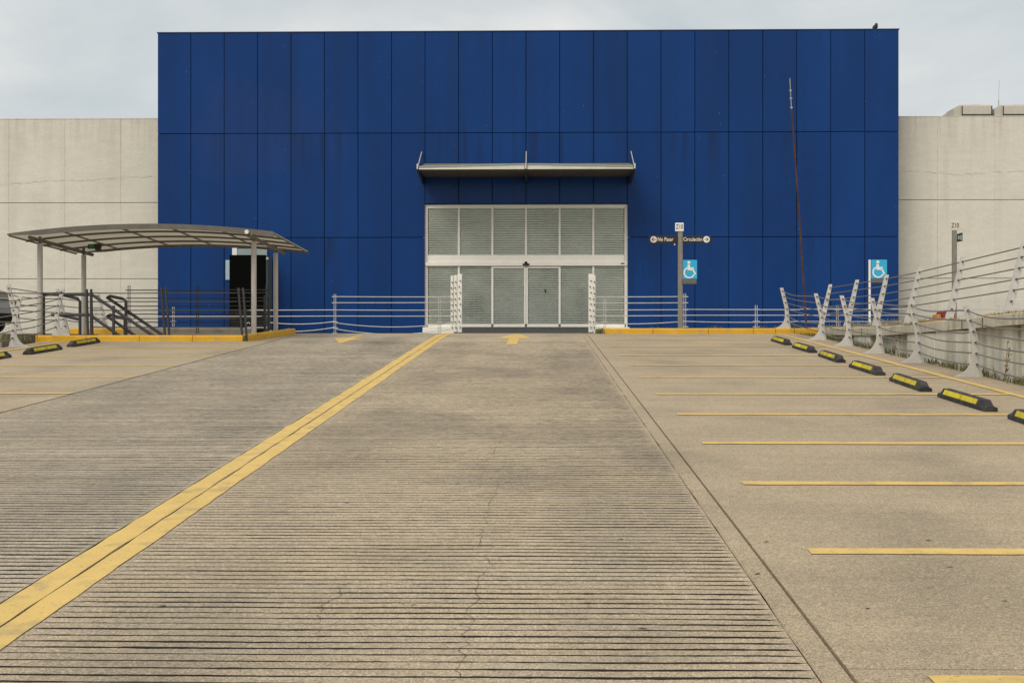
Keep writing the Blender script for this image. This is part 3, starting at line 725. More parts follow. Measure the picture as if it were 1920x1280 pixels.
for a,b in ((23.4,25.4),(25.45,27.3),(30.4,31.9)): MB().bbox(7.815,8.0,a,b,-3,nz((a+b)/2)-0.205,0.015).build('wall_panel',m_ret,nr)
for y in (14,19,22.6,23.7,26.3,31):
    MB().box(NX-0.004,NX+0.05,y-0.012,y+0.012,nz(y)-0.2,nz(y)-0.03).build('drain_slot',m_joint,nr)
edge_rail('cable_railing','galvanised cable railing on the raised slab beyond the right edge',
  [(NX+0.10,y,nz(y)) for y in (12.4,15.5,18.6,21.7,24.8,27.6,30.2,33,36)],True,5,0.0125,0.0,1,seed=3)
edge_rail('cable_railing','galvanised cable railing leaning outward behind the left end railing',
  [(-12.75,y,DECK-0.02) for y in (31.2,34.4)]+[(-12.75,37.6,DECK-0.02)],False,5,0.0125,0.05,-1,seed=4)
structure(MB().add([(XR,YB,rz(YB)-0.04),(XR,YE,rz(YE)-0.04),(8.05,YE,rz(YE)-0.06),(8.05,YB,rz(YB)-0.06)],[(3,2,1,0)]).build('edge_soil',m_ground))

# rod-pair posts with clamps and light cables
def rod_post(par,p,h,levels,m=m_cable,r=0.011,gap=0.028,clamp=0.10,name='post'):
    mb=MB()
    for s in (-1,1): mb.tube([(s*gap,0,0),(s*gap,0,h)],r,6)
    mb.box(-0.09,0.09,-0.04,0.04,0,0.012)
    o=mb.build(name,m,par,p); cl=MB()
    for z in levels: cl.box(-clamp,clamp,-0.022,0.022,z-0.012,z+0.012)
    tag(cl.build('clamps',m_post if m is m_cable else m,o),kind='stuff'); return o
def yz(py,Y): return EYE+(HZ-py)/F*Y*1.0
def run(name,label,Y,segs,posts,m=m_cable,r=0.014,zb=None):
    """segs: (px0,px1,[(py0,py1,sag px)]); posts: (px,pytop,[py levels])"""
    t=thing(name,label,'railing')
    b=DECK if zb is None else zb
    for px,pt,lv in posts:
        p=W(px,pt,Y); rod_post(t,(p.x,Y,b),p.z-b,[W(px,q,Y).z-b for q in lv],m)
    for a,c,rows in segs:
        for y0,y1,sg in rows: cable([W(a,y0,Y),W(c,y1,Y)],r,[sg/F*Y],m,t,n=10)
    return t
run('wire_railing','thin wire railing with sagging lower cables between shelter and glass doors',42.0,
  [(628,850,[(556,556.5,0.4),(567.5,567,0.3),(581,581.5,0.3),(592.5,592.5,0.3),(605,605,8),(616.5,616,10)]),
   (505,628,[(581.5,581,0),(593,592.5,0),(604.5,602.5,4),(620,613.5,4)])],
  [(628,551,[556,567.5,581,592.5,603.5,614.5]),(824,558,[581,592.5,604.5,615])])
run('wire_railing','thin two-cable wire railing low against the blue wall behind the shelter',43.0,
  [(-30,505,[(581,581.5,0.5),(593,593,0.3),(614,614,0)])],
  [(118,575,[582,593,604]),(180,574,[582,593,604]),(325,575,[581.5,593,603]),(30,575,[582,593])])
RZB=rz(KY)+0.150
run('wire_railing','thin wire railing along yellow kerb from glass doors past the signpost',38.4,
  [(1112,1287,[(556.5,556,0.3),(568,567.5,0.4),(581,580.5,0.2),(592,591.5,0.3),(606,602,3)]),
   (1287,1500,[(580,580.5,0.2),(591,591,0),(602.5,602.5,1.8)])],
  [(1134,560,[581,592,603]),(1284,550,[556,567.5,580.5,591,602.5,612.5]),(1418,572,[580,591,602.5,612.5])],zb=RZB)
run('wire_railing','thin wire railing far right in front of the beige wall',41.5,
  [(1500,1990,[(579.5,579,0.3),(591,590.5,0.3),(602.5,602,0.6)])],
  [(1570,572,[580,591,602.5]),(1872,571,[580,591,602]),(1960,571,[580,591,602])],zb=DECK+0.1)
# tall perforated posts at the door approach
def door_posts(name,label,cols):
    t=thing(name,label,'railing')
    for px,ptop,Y,wd in cols:
        p=W(px,ptop,Y); h=p.z-DECK
        o=MB().bbox(-wd/2,wd/2,-0.02,0.02,0,h,0.006).build('post',m_frame,t,(p.x,Y,DECK))
        bo=MB()
        for k in range(9):
            z=h*(0.10+0.098*k); bo.tube([((-1)**k*wd*0.12,-0.07,z),((-1)**k*wd*0.12,0.05,z)],0.022,6)
        tag(bo.build('bolts',m_bolt,o),kind='stuff')
    return t
door_posts('door_post_rail','three tall pale drilled posts close together left of the glass doors',[(847.5,517,41.4,0.085),(854,516,40.8,0.10),(862,513.5,40.2,0.14)])
door_posts('door_post_rail','pair of tall pale drilled posts right of the glass doors',[(1107,513.5,40.2,0.12),(1113.5,516,40.8,0.10)])

# ------------------------------------------------------------------ shelter
sh0=W(12,439,31.0); CYF,CYB=31.0,35.6
cxl=W(14,439,CYF).x; cxr=W(514,437,CYF).x; cm=(cxl+cxr)/2+0.15; chw=(cxr-cxl)/2
ze=W(514,437,CYF).z; zcr=W(340,421,CYF).z
def cz(x,y): return zcr-(zcr-ze)*((x-cm)/(chw-0.05))**2-0.035*(y-CYF)
shel=thing('shelter','open shelter with curved translucent roof on four steel columns','shelter')
NXC=32
def arc_beam(y,hh,th,dz,name,m=m_steel,taper=False):
    vs=[];fs=[]
    for i in range(NXC+1):
        x=cxl+(cxr-cxl)*i/NXC; z=cz(x,y)+dz; h=hh*(min(1,0.25+i/5) if taper else 1)
        vs+=[(x,y-th/2,z-h),(x,y+th/2,z-h),(x,y+th/2,z),(x,y-th/2,z)]
    for i in range(NXC):
        for k in range(4): fs.append((4*i+k,4*i+4+k,4*i+4+(k+1)%4,4*i+(k+1)%4))
    fs+=[(0,1,2,3),(4*NXC+3,4*NXC+2,4*NXC+1,4*NXC)]
    return MB().add(vs,fs).build(name,m,shel)
arc_beam(CYF,0.125,0.06,0.02,'roof_beam',m_steel,True)
for y in (CYF+1.15,CYF+2.3,CYF+3.45): arc_beam(y,0.05,0.04,-0.012,'roof_beam',m_steel)
arc_beam(CYB,0.09,0.06,0.02,'roof_beam',m_steel,True)
cuts=[0,6,13,19,25,32]
for a,b in zip(cuts[:-1],cuts[1:]):
    vs=[];fs=[]
    for i in range(a,b+1):
        x=cxl+(cxr-cxl)*i/NXC
        for y in (CYF+0.035,(CYF+CYB)/2,CYB-0.035): vs.append((x,y,cz(x,y)))
    for i in range(b-a):
        for k in range(2): fs.append((3*i+k,3*i+3+k,3*i+4+k,3*i+1+k))
    MB().add(vs,fs).build('roof_sheet',m_sheet,shel)
for c in cuts:
    x=cxl+(cxr-cxl)*c/NXC; x=min(max(x,cxl+0.03),cxr-0.03)
    MB().tube([(x,CYF+0.03,cz(x,CYF)-0.03),(x,CYB-0.03,cz(x,CYB)-0.03)],0.022,6).build('rafter',m_steel,shel)
cols=[(75,31.75),(157,34.7),(476,31.75),(517,34.7)]
for px,Y in cols:
    x=W(px,600,Y).x; zt=cz(x,Y)-0.09
    MB().tube([(x,Y,ITOP-0.01),(x,Y,zt-0.12)],0.066,16).build('column',m_colm,shel)
    MB().tube([(x,Y,zt-0.12),(x,Y,zt+0.06)],0.038,10).build('column_cap',m_steel,shel)
    MB().tube([(x,Y,ITOP-0.01),(x,Y,ITOP+0.02)],0.12,12).build('base_plate',m_steel,shel)
for x in (W(75,600,31.75).x,W(476,600,31.75).x):
    MB().tube([(x,CYF+0.1,cz(x,CYF)-0.13),(x,CYB-0.1,cz(x,CYB)-0.12)],0.05,8).build('cross_beam',m_steel,shel)
x=W(467,434,31.2).x; MB().tube([(x,30.93,cz(x,31)-0.06),(x,30.97,cz(x,31)-0.06)],0.05,12).build('lamp',m_swhite,shel)
ex=W(176,461,34.3); es=thing('exit_sign','small green exit sign hanging under the left of shelter roof','sign',ex)
MB().bbox(-0.16,0.2,-0.03,0.03,-0.08,0.08,0.008).build('case',m_dark,es)
MB().box(-0.12,0.02,-0.036,-0.031,-0.06,0.06).build('face',m_green,es)
MB().tube([(0.1,0,0.08),(0.1,0,0.3)],0.012,6).tube([(0.05,0,-0.09),(0.22,-0.1,-0.12)],0.03,6).build('hanger',m_dark,es)

# dark railings of the shelter
def flat_post(par,x,y,z,h,lean,m=m_dark):
    mb=MB()
    for s in (-0.055,0.055):
        mb.prism([(s-0.022,0),(s+0.022,0),(s+0.022+lean,h),(s-0.022+lean,h)],-0.03,0.03,'y')
    return mb.build('post',m,par,(x,y,z))
fr=thing('dark_railing','dark cable railing on the yellow kerb under the shelter','railing')
FYR=31.03
fp=[(165,0),(310,0),(455,0)]
xsf=[W(p,620,FYR).x for p,_ in fp]+[W(500,620,34.0).x]
zs=[ITOP-0.003,ITOP-0.003,ITOP-0.15,ITOP]; yf=[FYR+0.15,FYR+0.15,30.98,34.0]
xsf[2]=W(459,620,30.98).x
for i in range(4): flat_post(fr,xsf[i],yf[i],zs[i],(1.13,1.17,1.30,1.06)[i],(-0.03,-0.09,-0.10,0.0)[i])
for k,py in enumerate((549,565,581,597,613)):
    z=W(310,py,31.1).z
    cable([(xsf[0]-2.4 if k==0 else xsf[0],yf[0],z),(xsf[0],yf[0],z),(xsf[1]-0.02,yf[1],z),(xsf[2]-0.03,yf[2],z-0.005),(xsf[3],yf[3],z+0.10)] if k==0 else [(xsf[0],yf[0],z),(xsf[1]-0.02,yf[1],z),(xsf[2]-0.03,yf[2],z-0.005),(xsf[3],yf[3],z+0.10)],0.013,0.006,m_dark,fr,k)
run('dark_railing','dark twin-rod cable railing at the back of the shelter island',36.3,
  [(242,503,[(544,543.5,0),(559,558.5,0),(574,573.5,0),(589,588.5,0),(604,603.5,0)])],
  [(242,535,[544,559,574,589,604]),(370,535,[544,559,574,589,604]),(500,535,[544,559,574,589,604])],m=m_dark,r=0.015,zb=ITOP)
# stair handrails
def handrail(label,Y,lines,posts):
    t=thing('stair_handrail',label,'handrail')
    for pts in lines:
        P=[W(a,b,Y+(c if len(q)>2 else 0)) for q in pts for a,b,c in [(q[0],q[1],q[2] if len(q)>2 else 0)]]
        MB().tube(P,0.040,8).build('rail',m_rail,t)
    for px,top in posts:
        p=W(px,top,Y); MB().tube([(p.x,Y,ITOP-0.5),(p.x,Y,p.z)],0.038,8).build('post',m_rail,t)
    return t
handrail('near dark tube handrail sloping down right from the shelter column',31.9,
  [[(80,552),(172,552),(178,556),(318,650)],[(96,590),(168,590),(174,594),(260,655)]],[(82,552),(171,553),(213,573)])
handrail('rear dark tube handrail with a looped end beside the stairs',33.2,
  [[(236,629),(236,564),(230,560),(206,555),(200,557),(340,652)],[(236,598),(206,590),(200,592),(290,655)],[(118,553),(146,560),(150,566),(150,630)],[(112,590),(150,599)]],[(234,598)])
hk=thing('hose_hook','small pale bent pipe standing by the shelter kerb','pipe',W(462,625,31.6))
MB().tube([(0,0,-0.03),(0,0,0.22),(0.02,0,0.26),(0.06,0,0.27),(0.09,0,0.24)],0.012,6).build('pipe',m_post,hk)

# ------------------------------------------------------------------ wheel stops
def wheel_stop():
    t=link('wheel_stop',None); Lh=0.915
    secs=[(-Lh,0.080,0.072,0.030,0.070),(-Lh+0.15,0.088,0.082,0.046,0.130),(Lh-0.15,0.088,0.082,0.046,0.130),(Lh,0.080,0.072,0.030,0.070)]
    vs=[];fs=[]
    for y,a,b,c,h in secs:
        for x,z in ((-a,0),(-a,0.046),(-b,0.053),(-c,h),(c,h),(b,0.053),(a,0.046),(a,0)): vs.append((x,y,z))
    for i in range(3):
        for k in range(8): fs.append((8*i+k,8*i+8+k,8*i+8+(k+1)%8,8*i+(k+1)%8))
    fs.append(tuple(range(8))); fs.append(tuple(range(24,32))[::-1])
    MB().add(vs,fs).build('body',m_rubber,t)
    for s in (-1,1):
        for a,b in ((-0.60,-0.012),(0.012,0.68)):
            # plate on the sloping flank
            x0,z0,x1,z1=-0.0795*s,0.0610,-0.0505*s,0.1215
            q=[(x0,z0),(x1,z1),(x1-0.003*s,z1+0.0015),(x0-0.003*s,z0+0.0015)]
            MB().prism(q,a,b,'y').build('reflector',m_refl,t)
    for y in (-0.55,0,0.55): MB().tube([(0,y,0.128),(0,y,0.138)],0.016,8).build('bolt',m_bolt,t)
    return t
ws0=wheel_stop()
stops=[(5.50,11.4,'wheel stop at the right, outside nearest bay'),
 (5.44,13.9,'nearest black and yellow wheel stop, cut by the right picture edge'),
 (5.45,16.45,'whole black and yellow wheel stop nearest the camera, right row'),
 (5.47,19.0,'right row wheel stop, third from the camera end'),
 (5.55,21.8,'right row wheel stop, fourth from the camera end'),
 (5.62,24.7,'right row wheel stop, third from the far kerb'),
 (5.68,27.5,'right row wheel stop, second from the far kerb'),
 (5.70,30.2,'right row wheel stop nearest the far yellow kerb'),
 (-10.55,29.5,'left row wheel stop touching the front of the shelter kerb'),
 (-10.45,26.8,'left row wheel stop, second from the shelter kerb'),
 (-10.50,24.2,'left row wheel stop cut by the left picture edge')]
for i,(x,y,lb) in enumerate(stops[1:]):
    o=ws0 if i==0 else copy_tree(ws0)
    o.location=(x,y,rz(y)-0.002); o.rotation_euler=(math.atan(SL),0,random.uniform(-.035,.035)+(pi if x<0 else 0))
    if x<0: o.rotation_euler=(-math.atan(SL),0,pi+random.uniform(-.02,.02))
    tag(o,lb,'wheel stop','wheel stops in the parking bays')

# ------------------------------------------------------------------ signs
def text(s,size,m,par,loc,name='lettering',bold=0.0,align='CENTER',rot=(radians(90),0,0),fit=None):
    cu=bpy.data.curves.new('lettering','FONT'); cu.body=s; cu.size=size; cu.align_x=align; cu.align_y='CENTER'; cu.offset=bold; cu.extrude=0.001
    o=bpy.data.objects.new('tmp',cu); COL.objects.link(o)
    me=bpy.data.meshes.new_from_object(o.evaluated_get(bpy.context.evaluated_depsgraph_get())); bpy.data.objects.remove(o)
    me.materials.clear(); me.materials.append(m); o=link(name,me,par,loc,rot)
    if fit: xs_=[v.co.x for v in me.vertices]; o.scale=(fit/(max(xs_)-min(xs_)),1,1)
    return o
def disc(mb,x,z,r,y0,y1,n=24,m=0): return mb.prism([(x+r*cos(2*pi*i/n),z+r*sin(2*pi*i/n)) for i in range(n)],y0,y1,'y',m)
def wheelchair(par,s,y):
    """the accessible-parking figure, s = height"""
    mb=MB(); a,b=y-0.002,y
    disc(mb,-0.04*s,0.40*s,0.085*s,a,b,16)
    mb.prism([(-0.12*s,0.28*s),(0.02*s,0.28*s),(0.03*s,0.12*s),(0.24*s,0.12*s),(0.24*s,0.04*s),(0.04*s,0.04*s),(0.04*s,-0.04*s),(-0.12*s,-0.04*s)],a,b,'y')
    mb.prism([(0.04*s,-0.04*s),(0.04*s,0.03*s),(0.23*s,0.01*s),(0.37*s,-0.26*s),(0.29*s,-0.30*s),(0.17*s,-0.06*s)],a-0.0004,b-0.0004,'y')
    R,r=0.33*s,0.25*s; cx_,cz_=-0.02*s,-0.17*s
    n=20; A=[radians(112+ (338-112)*i/n) for i in range(n+1)]
    for i in range(n):
        q=[(cx_+R*cos(A[i]),cz_+R*sin(A[i])),(cx_+R*cos(A[i+1]),cz_+R*sin(A[i+1])),(cx_+r*cos(A[i+1]),cz_+r*sin(A[i+1])),(cx_+r*cos(A[i]),cz_+r*sin(A[i]))]
        mb.prism(q,a-0.0008,b-0.0008,'y')
    return mb.build('symbol',m_swhite,par)
SY=36.4
sb=W(1275.5,613,SY); sp=thing('sign_post','grey signpost with Z10 plate, direction board and blue wheelchair sign','sign',(sb.x,SY,RZB))
def sz(py): return W(1275,py,SY).z-RZB
def sx_(px): return W(px,500,SY).x-sb.x
MB().bbox(-0.065,0.065,-0.04,0.04,0,sz(432),0.008).box(-0.022,0.022,-0.046,-0.041,0.02,sz(433)).build('pole',m_spole,sp)
zp=MB().bbox(sx_(1265.5),sx_(1281.5),-0.065,-0.045,sz(434),sz(418),0.006).build('zone_plate',m_swhite,sp)
text('Z10',0.185,m_sblack,zp,((sx_(1265.5)+sx_(1281.5))/2,-0.067,sz(425.8)),bold=0.001,fit=0.195)
db=MB().bbox(sx_(1217),-0.068,-0.02,0.02,sz(456.5),sz(441.5),0.006).build('direction_board',m_sblack,sp)
db2=MB().bbox(0.068,sx_(1333),-0.02,0.02,sz(456.0),sz(442.0),0.006).build('direction_board',m_sblack,sp)
zc=sz(449)
text('No Pasar',0.150,m_swhite,db,(sx_(1247.5),-0.0225,zc),bold=0.001,fit=0.44)
text('Circulación',0.145,m_swhite,db2,(sx_(1298.8),-0.0225,zc),bold=0.001,fit=0.53)
m_rw=mat('sign_pinkish',(0.72,0.60,0.58),0.5)
for par,px,dr,mm in ((db,1225.5,-1,m_rw),(db2,1324.5,1,m_swhite)):
    x=sx_(px); disc(MB(),x,zc,0.092,-0.0245,-0.0205).build('arrow_disc',mm,par)
    mb=MB(); mb.prism([(x-dr*0.055,zc-0.010),(x+dr*0.035,zc-0.010),(x+dr*0.035,zc+0.010),(x-dr*0.055,zc+0.010)],-0.0265,-0.0247,'y')
    mb.prism([(x+dr*0.062,zc),(x+dr*0.010,zc+0.055),(x+dr*-0.012,zc+0.055),(x+dr*0.035,zc),(x+dr*-0.012,zc-0.055),(x+dr*0.010,zc-0.055)],-0.0272,-0.0248,'y').build('arrow',m_sblack,par)
ac=MB().bbox(0.068,sx_(1307),-0.03,0.0,sz(523.5),sz(487.5),0.012).build('accessible_plate',m_sblue,sp)
sy_=wheelchair(ac,0.50,0.0); sy_.location=((0.068+sx_(1307))/2-0.01,-0.032,(sz(523.5)+sz(487.5))/2)
MB().bbox(0.068,sx_(1305.5),-0.10,0.02,sz(532.5),sz(524.2),0.01).box(0.07,sx_(1305),-0.106,-0.101,sz(529.5),sz(527.5)).build('lamp_box',m_spole2,sp)
MB().tube([(-0.16,-0.02,sz(457)),(-0.16,-0.02,sz(460))],0.02,6).build('bolt',m_post,sp)
SY2=38.0
s2=thing('sign_post','blue wheelchair sign on a slim white post beside the right railing','sign',(W(1630.5,605,SY2).x,SY2,RZB))
MB().bbox(-0.03,0.03,-0.02,0.02,0,W(1630,487,SY2).z-RZB,0.006).build('pole',m_swhite,s2)
q0=W(1633.5,487,SY2); q1=W(1663,522,SY2); bx0=q0.x-s2.location.x; bx1=q1.x-s2.location.x
a2=MB().bbox(bx0,bx1,-0.02,0.01,q1.z-RZB,q0.z-RZB,0.008).build('accessible_plate',m_sblue,s2)
sy_=wheelchair(a2,0.52,0.0); sy_.location=((bx0+bx1)/2-0.02,-0.022,(q0.z+q1.z)/2-RZB)
MB().bbox(bx0,bx1-0.02,-0.04,0.01,W(1630,530,SY2).z-RZB,q1.z-RZB-0.01,0.008).build('lamp_box',m_spole2,s2)
SY3=34.5
b3=W(1789.5,590,SY3); zb3=nz(SY3)
s3=thing('sign_post','grey signpost with Z10 plate and small edge-on black sign before beige wall','sign',(b3.x,SY3,zb3))
MB().bbox(-0.06,0.06,-0.04,0.04,0,W(1790,432,SY3).z-zb3,0.008).box(-0.02,0.02,-0.046,-0.041,0.02,W(1790,433,SY3).z-zb3).build('pole',m_spole,s3)
m_cream=mat('sign_cream',(0.66,0.605,0.48),0.6)
zp=MB().bbox(-0.13,0.13,-0.065,-0.045,W(1790,431,SY3).z-zb3,W(1790,416,SY3).z-zb3,0.006).build('zone_plate',m_cream,s3)
text('Z10',0.18,m_sblack,zp,(0,-0.067,W(1790,423.5,SY3).z-zb3),bold=0.001,fit=0.20)
sg=MB().prism([(0.06,W(1790,454,SY3).z-zb3),(0.21,W(1790,452,SY3).z-zb3),(0.21,W(1790,436,SY3).z-zb3),(0.06,W(1790,439,SY3).z-zb3)],-0.02,0.02,'y').build('direction_board',m_sblack,s3)
MB().box(0.085,0.13,-0.024,-0.021,W(1790,449,SY3).z-zb3,W(1790,442,SY3).z-zb3).box(0.15,0.19,-0.024,-0.021,W(1790,450,SY3).z-zb3,W(1790,441,SY3).z-zb3).build('lettering',m_pale,sg)

# ------------------------------------------------------------------ leaning rusty mast
am=thing('antenna_mast','thin rusty mast leaning left in front of the blue wall','antenna',W(1512,613,36.6))
A0=W(1512,612,36.6); A1=W(1497,380,36.6); A2=W(1484,205,36.6); A3=W(1481,147,36.6); o0=am.location
MB().tube([A0-o0-Vector((0,0,0.1)),A1-o0],0.031,8,r2=0.027).build('lower_tube',m_rust,am)
MB().tube([A1-o0,A2-o0],0.025,8,r2=0.020).build('upper_tube',m_rust,am)
tip=MB().tube([A2-o0,A3-o0],0.012,6).build('whip',m_ant,am)
cl=MB()
for t in (0.05,0.35,0.6): 
    p=(A2-o0).lerp(A3-o0,t); cl.box(p.x-0.032,p.x+0.032,p.y-0.02,p.y+0.02,p.z-0.02,p.z+0.02)
tag(cl.build('clamps',m_ant,am),kind='stuff')

# ------------------------------------------------------------------ roof things
def hvac(px0,px1,label):
    Y=49.3; a=W(px0,197,Y); b=W(px1,218,Y); sd_=0.55
    t=thing('rooftop_unit',label,'air conditioner',((a.x+b.x)/2,Y,9.75),group='air conditioners on the flat roof'); h=a.z-9.75; hw_=(b.x-a.x)/2
    MB().bbox(-hw_,hw_,0,2.4,0.12,h,0.03).build('body',m_hvac,t)
    MB().box(-hw_+0.065,hw_-0.065,-0.012,-0.001,0.275,0.325).box(-hw_+0.02,-hw_+0.06,-0.012,-0.001,0.2,h-0.04).box(hw_-0.06,hw_-0.02,-0.012,-0.001,0.2,h-0.04).build('seams',m_hvacd,t)
    MB().prism([(-hw_-0.27,0.1),(-hw_-0.004,0.1),(-hw_-0.004,h),(-hw_-0.05,h),(-hw_-0.27,h-0.12)],0.05,0.9,'y').build('intake_hood',m_hvac,t)
    for i in range(3): MB().bbox(-hw_+0.05+i*(2*hw_-0.1)/3,-hw_+0.02+(i+1)*(2*hw_-0.1)/3,0.1,2.2,h,h+0.03+0.01*(i%2),0.01).build('lid',m_hvac,t)
    MB().box(-hw_,hw_,0.1,2.3,0,0.12).build('base',m_hvacd,t)
hvac(1802,1861.5,'grey rooftop air conditioner nearer the blue front')
hvac(1879,1950,'grey rooftop air conditioner cut by the right picture edge')
p=W(1871.5,200,50); wa=thing('roof_whip','thin whip aerial between the two rooftop air conditioners','antenna',(p.x,50,9.8))
MB().tube([(0,0,-0.3),(0.02,0,0.95)],0.018,6).tube([(0.02,0,0.95),(0.045,0,1.7)],0.007,5).build('aerial',m_ant,wa)
bp=W(1641,56.5,FY+0.3); bd=thing('bird','dark bird perched on top right edge of the blue front','bird',(bp.x,FY+0.3,Z3+0.03))
vs=[];fs=[]
body=[(-0.085,0.0,0.02,0.006),(-0.05,0,0.05,0.02),(-0.02,0,0.085,0.04),(0.012,0,0.125,0.042),(0.03,0,0.165,0.03),(0.035,0,0.19,0.026),(0.04,0,0.21,0.022),(0.045,0,0.228,0.006)]
for x,y,z,r in body:
    for j in range(8): q=2*pi*j/8; vs.append((x*1.3+r*cos(q)*1.9,y+r*sin(q)*1.5,z*1.25-r*cos(q)*0.9))
for i in range(len(body)-1):
    for j in range(8): fs.append((8*i+j,8*i+(j+1)%8,8*i+8+(j+1)%8,8*i+8+j))
bb=MB().add(vs,fs,0,True); bb.add([(0.06,-0.006,0.205),(0.06,0.006,0.205),(0.095,0,0.196),(0.06,0,0.214)],[(0,1,2),(1,3,2),(3,0,2)])
for s in(-0.012,0.012): bb.tube([(-0.005,s,0.09),(-0.005,s,0.0)],0.004,4)
bb.build('body',m_bird,bd)

# ------------------------------------------------------------------ parked car, far left
ct=thing('parked_car','rear corner of a grey car with red tail light at left edge','car',(W(14,600,39.5).x-2.1,39.5,DECK+0.0))
prof=[(-2.1,0.35),(-2.1,0.75),(-1.95,0.88),(-1.0,0.98),(-0.45,1.42),(0.2,1.52),(1.2,1.48),(1.75,1.30),(2.0,1.02),(2.08,0.80),(2.1,0.45),(1.95,0.32),(-1.95,0.30)]
def carsec(y,ins): return [(x*(1-ins*0.03),y,z if z<1 else z-ins*0.05) for x,z in prof]
vs=[];fs=[];n=len(prof)
for y,ins in ((-0.86,1.0),(-0.80,0.2),(0.80,0.2),(0.86,1.0)):
    for x,z in prof:
        yy=y*(1-0.16*max(0,(z-0.9)/0.6)); vs.append((x*(1-0.012*ins),yy,z-0.02*ins*(z>1)))
for i in range(3):
    for k in range(n): fs.append((i*n+k,i*n+(k+1)%n,(i+1)*n+(k+1)%n,(i+1)*n+k))
fs.append(tuple(range(n))[::-1]); fs.append(tuple(range(3*n,4*n)))
MB().add(vs,fs).build('body',m_car,ct)
for s in (-1,1):
    MB().prism([(-0.75,1.0),(-0.35,1.36),(0.3,1.42),(0.3,0.98)],s*0.79-0.012,s*0.79+0.012,'y').build('window',m_cglass,ct)
    MB().prism([(0.38,0.98),(0.38,1.42),(1.15,1.40),(1.55,1.22),(1.6,1.0)],s*0.79-0.012,s*0.79+0.012,'y').build('window',m_cglass,ct)
    MB().bbox(1.80,2.075,s*0.76-0.10,s*0.76+0.10,0.80,1.02,0.03).build('tail_light',m_tail,ct)
    for x in (-1.3,1.35):
        wl=MB().tube([(x,s*0.70,0.32),(x,s*0.89,0.32)],0.32,20).build('wheel',m_rubber,ct)
        MB().tube([(x,s*0.88,0.32),(x,s*0.90,0.32)],0.19,14).build('rim',m_alu,wl)
MB().prism([(1.80,1.30),(1.26,1.50),(1.30,1.50),(2.03,1.06),(2.00,1.04)],-0.62,0.62,'y').build('rear_window',m_cglass,ct)
MB().bbox(1.9,2.16,-0.82,0.82,0.38,0.62,0.05).build('bumper',m_black2,ct)

# ------------------------------------------------------------------ red barrier and yellow kerb on the raised slab
rp=W(1770,600,33.0); rb=thing('barrier','low red plastic barrier with an orange end on the raised slab','barrier',(W(1772,600,30.0).x,30.0,nz(30.0)-0.003))
MB().prism([(-0.14,0),(0.15,0),(0.16,0.31),(0.02,0.33),(-0.05,0.38),(-0.09,0.36),(-0.14,0.30)],-0.25,0.25,'y').build('body',m_red,rb)
MB().bbox(-0.24,-0.145,-0.2,0.2,0,0.29,0.02).build('end',mat('orange_plastic',(0.55,0.20,0.02),0.6,noise=[(6,0.3)]),rb)
kerb([(W(p,605,37.6).x,37.6) for p in (1560,1590,1620,1645)],0.19,0.18,'kerb',m_kyel,z0=DECK)
kerb([(W(p,605,37.9).x,37.9) for p in (1648,1700,1760,1840)],0.19,0.18,'kerb',m_kconc,z0=DECK)

# ------------------------------------------------------------------ weeds
def weeds(name,label,spots,m,hmin,hmax,n,spread,seed,wd=0.006):
    rnd=random.Random(seed); vs=[];fs=[]
    for (x,y,z) in spots:
        dens=max(0,0.55+1.1*mnoise.noise(Vector((x*0.7,y*0.9,seed))))
        for _ in range(int(n*dens)):
            a=rnd.uniform(0,2*pi); h=rnd.uniform(hmin,hmax)*(0.4+dens); l_=rnd.uniform(0.1,0.7)*h
            bx_=x+rnd.gauss(0,spread[0]); by=y+rnd.gauss(0,spread[1]); c,s=cos(a),sin(a); b=len(vs); w2=wd*rnd.uniform(0.6,1.5)
            vs+=[(bx_-s*w2,by+c*w2,z),(bx_+s*w2,by-c*w2,z),(bx_+c*l_*0.35+s*w2*0.8,by+s*l_*0.35-c*w2*0.8,z+h*0.62),(bx_+c*l_*0.35-s*w2*0.8,by+s*l_*0.35+c*w2*0.8,z+h*0.62),(bx_+c*l_,by+s*l_,z+h)]
            fs+=[(b,b+1,b+2,b+3),(b+3,b+2,b+4)]
    return tag(MB().add(vs,fs).build(name,m),label,'weeds',kind='stuff')
weeds('weeds','green and brown weeds along the foot of the right retaining wall',[(7.36,y,rz(y)-0.05) for y in ys(13,35.5,0.25)],m_grass,0.035,0.13,46,(0.12,0.14),3)
weeds('dry_grass','rust-brown dry grass fringe on the raised slab edge',[(7.84,y,nz(y)-0.005) for y in ys(12,38,0.22)],m_dry,0.012,0.045,40,(0.03,0.12),4)
weeds('dry_grass','tall dry straw growing at the far corner of the raised slab',[(8.6,y,nz(y)-0.005) for y in ys(27,34,0.15)],mat('straw',(0.34,0.29,0.17),0.8,noise=[(3,0.3)],coord='World'),0.05,0.17,50,(0.4,0.15),8)
weeds('weeds','dark green weeds between the left railing and the shelter kerb',[(-12.35,y,DECK-0.18) for y in ys(28.5,33,0.3)],m_grass,0.08,0.22,60,(0.2,0.15),5)
weeds('weeds','small green tuft at the left end of right yellow kerb',[(kx0-0.08,KY,rz(KY)-0.01)],m_grass,0.05,0.16,60,(0.06,0.04),11)
weeds('weeds','short weeds growing along the top of the right yellow kerb',[(x,KY+0.25,RZB-0.005) for x in (3.3,5.0,6.3,6.7,7.0,7.3)],m_grass,0.03,0.10,40,(0.12,0.03),12)
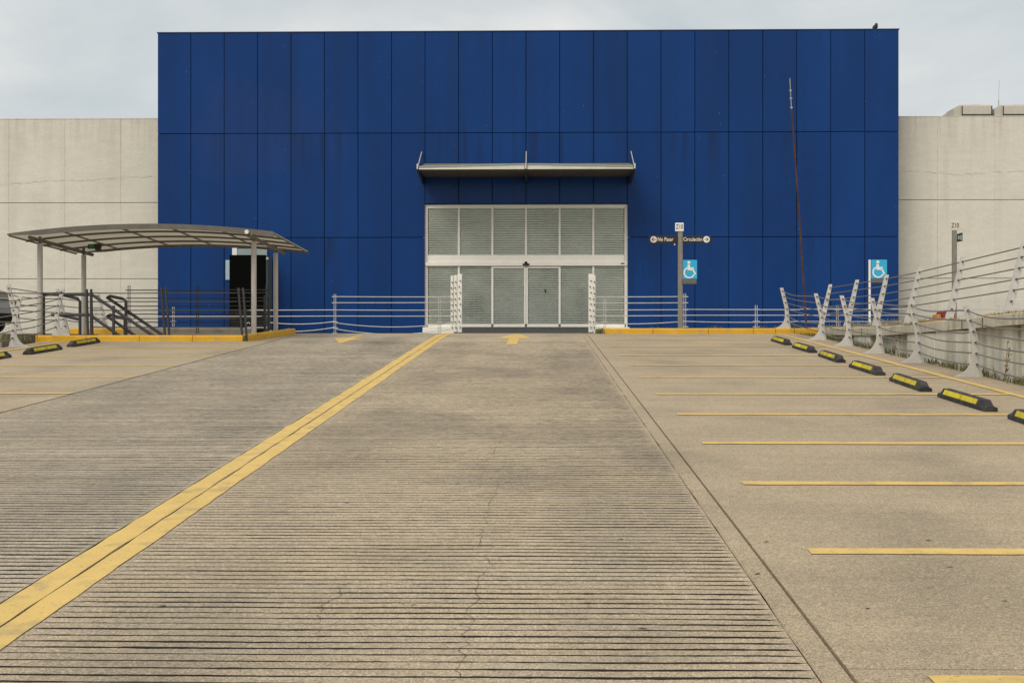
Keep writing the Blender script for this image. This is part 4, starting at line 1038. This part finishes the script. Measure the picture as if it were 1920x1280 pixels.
def weed_plant(x,y,z,h,label,seed):
    t=thing('weed_plant',label,'plant',(x,y,z)); rnd=random.Random(seed); mb=MB(); lf=MB()
    for k in range(4):
        a=rnd.uniform(0,6.28); ln=h*rnd.uniform(0.5,1.0); P=[Vector((cos(a)*0.16*ln*(i/6)**1.5,sin(a)*0.16*ln*(i/6)**1.5,ln*i/6)) for i in range(7)]
        mb.tube(P,0.008,5,r2=0.003)
        for i in range(1,7):
            for _ in range(3):
                b=rnd.uniform(0,6.28); d_=Vector((cos(b),sin(b),rnd.uniform(-.1,0.6)))*rnd.uniform(0.05,0.11); s_=Vector((-sin(b),cos(b),0))*0.013; p=P[i]
                lf.add([p,p+d_*0.5+s_,p+d_,p+d_*0.5-s_],[(0,1,2,3)])
    mb.build('stem',m_dry,t); lf.build('leaves',m_grass,t)
weed_plant(7.36,20.35,rz(20.3)-0.05,0.78,'tall thin weed by foot of nearest right railing post',1)
weed_plant(7.40,26.8,rz(26.8)-0.05,0.34,'low leafy weed at the wall beside the middle right railing posts',2)

# ------------------------------------------------------------------ fallen leaves
lv=[(304,1136,'dark fallen leaf on left part of the ribbed lane near the yellow line'),(774,1134,'dark fallen leaf in the middle of the ribbed lane, left of the crack'),
    (1204,1178,'dark fallen leaf near the right edge of the ribbed lane'),(1420,1076,'dark fallen leaf on the plain margin beside the long joint'),
    (1437,1016,'dark fallen leaf just right of the joint, left of the bay line'),(1627,1141,'dark fallen leaf in the nearest full right bay'),
    (1781,1063,'dark fallen leaf just below a yellow bay line on the right'),(1740,1013,'dark fallen leaf just above a yellow bay line on the right'),
    (1884,1127,'dark fallen leaf near the right picture edge'),(650,943,'small dark fallen leaf on the ribbed lane halfway to the doors'),(1164,1011,'small dark fallen leaf on the right half of ribbed lane')]
for i,(px,py,lb) in enumerate(lv):
    p=G(px,py); rnd=random.Random(i+20); mb=MB(); l_=rnd.uniform(0.014,0.024); w_=l_*0.36
    mb.add([(-l_,0,0.003),(-l_*0.3,w_,0.004),(l_*0.5,w_*0.8,0.006),(l_,0,0.004),(l_*0.5,-w_*0.8,0.004),(-l_*0.3,-w_,0.006),(0,0,0.003)],[(0,6,1),(1,6,2),(2,6,3),(3,6,4),(4,6,5),(5,6,0)])
    tag(mb.build('fallen_leaf',m_leaf,None,p,(0,0,rnd.uniform(-0.6,0.6))),lb,'leaf','fallen leaves on the concrete')
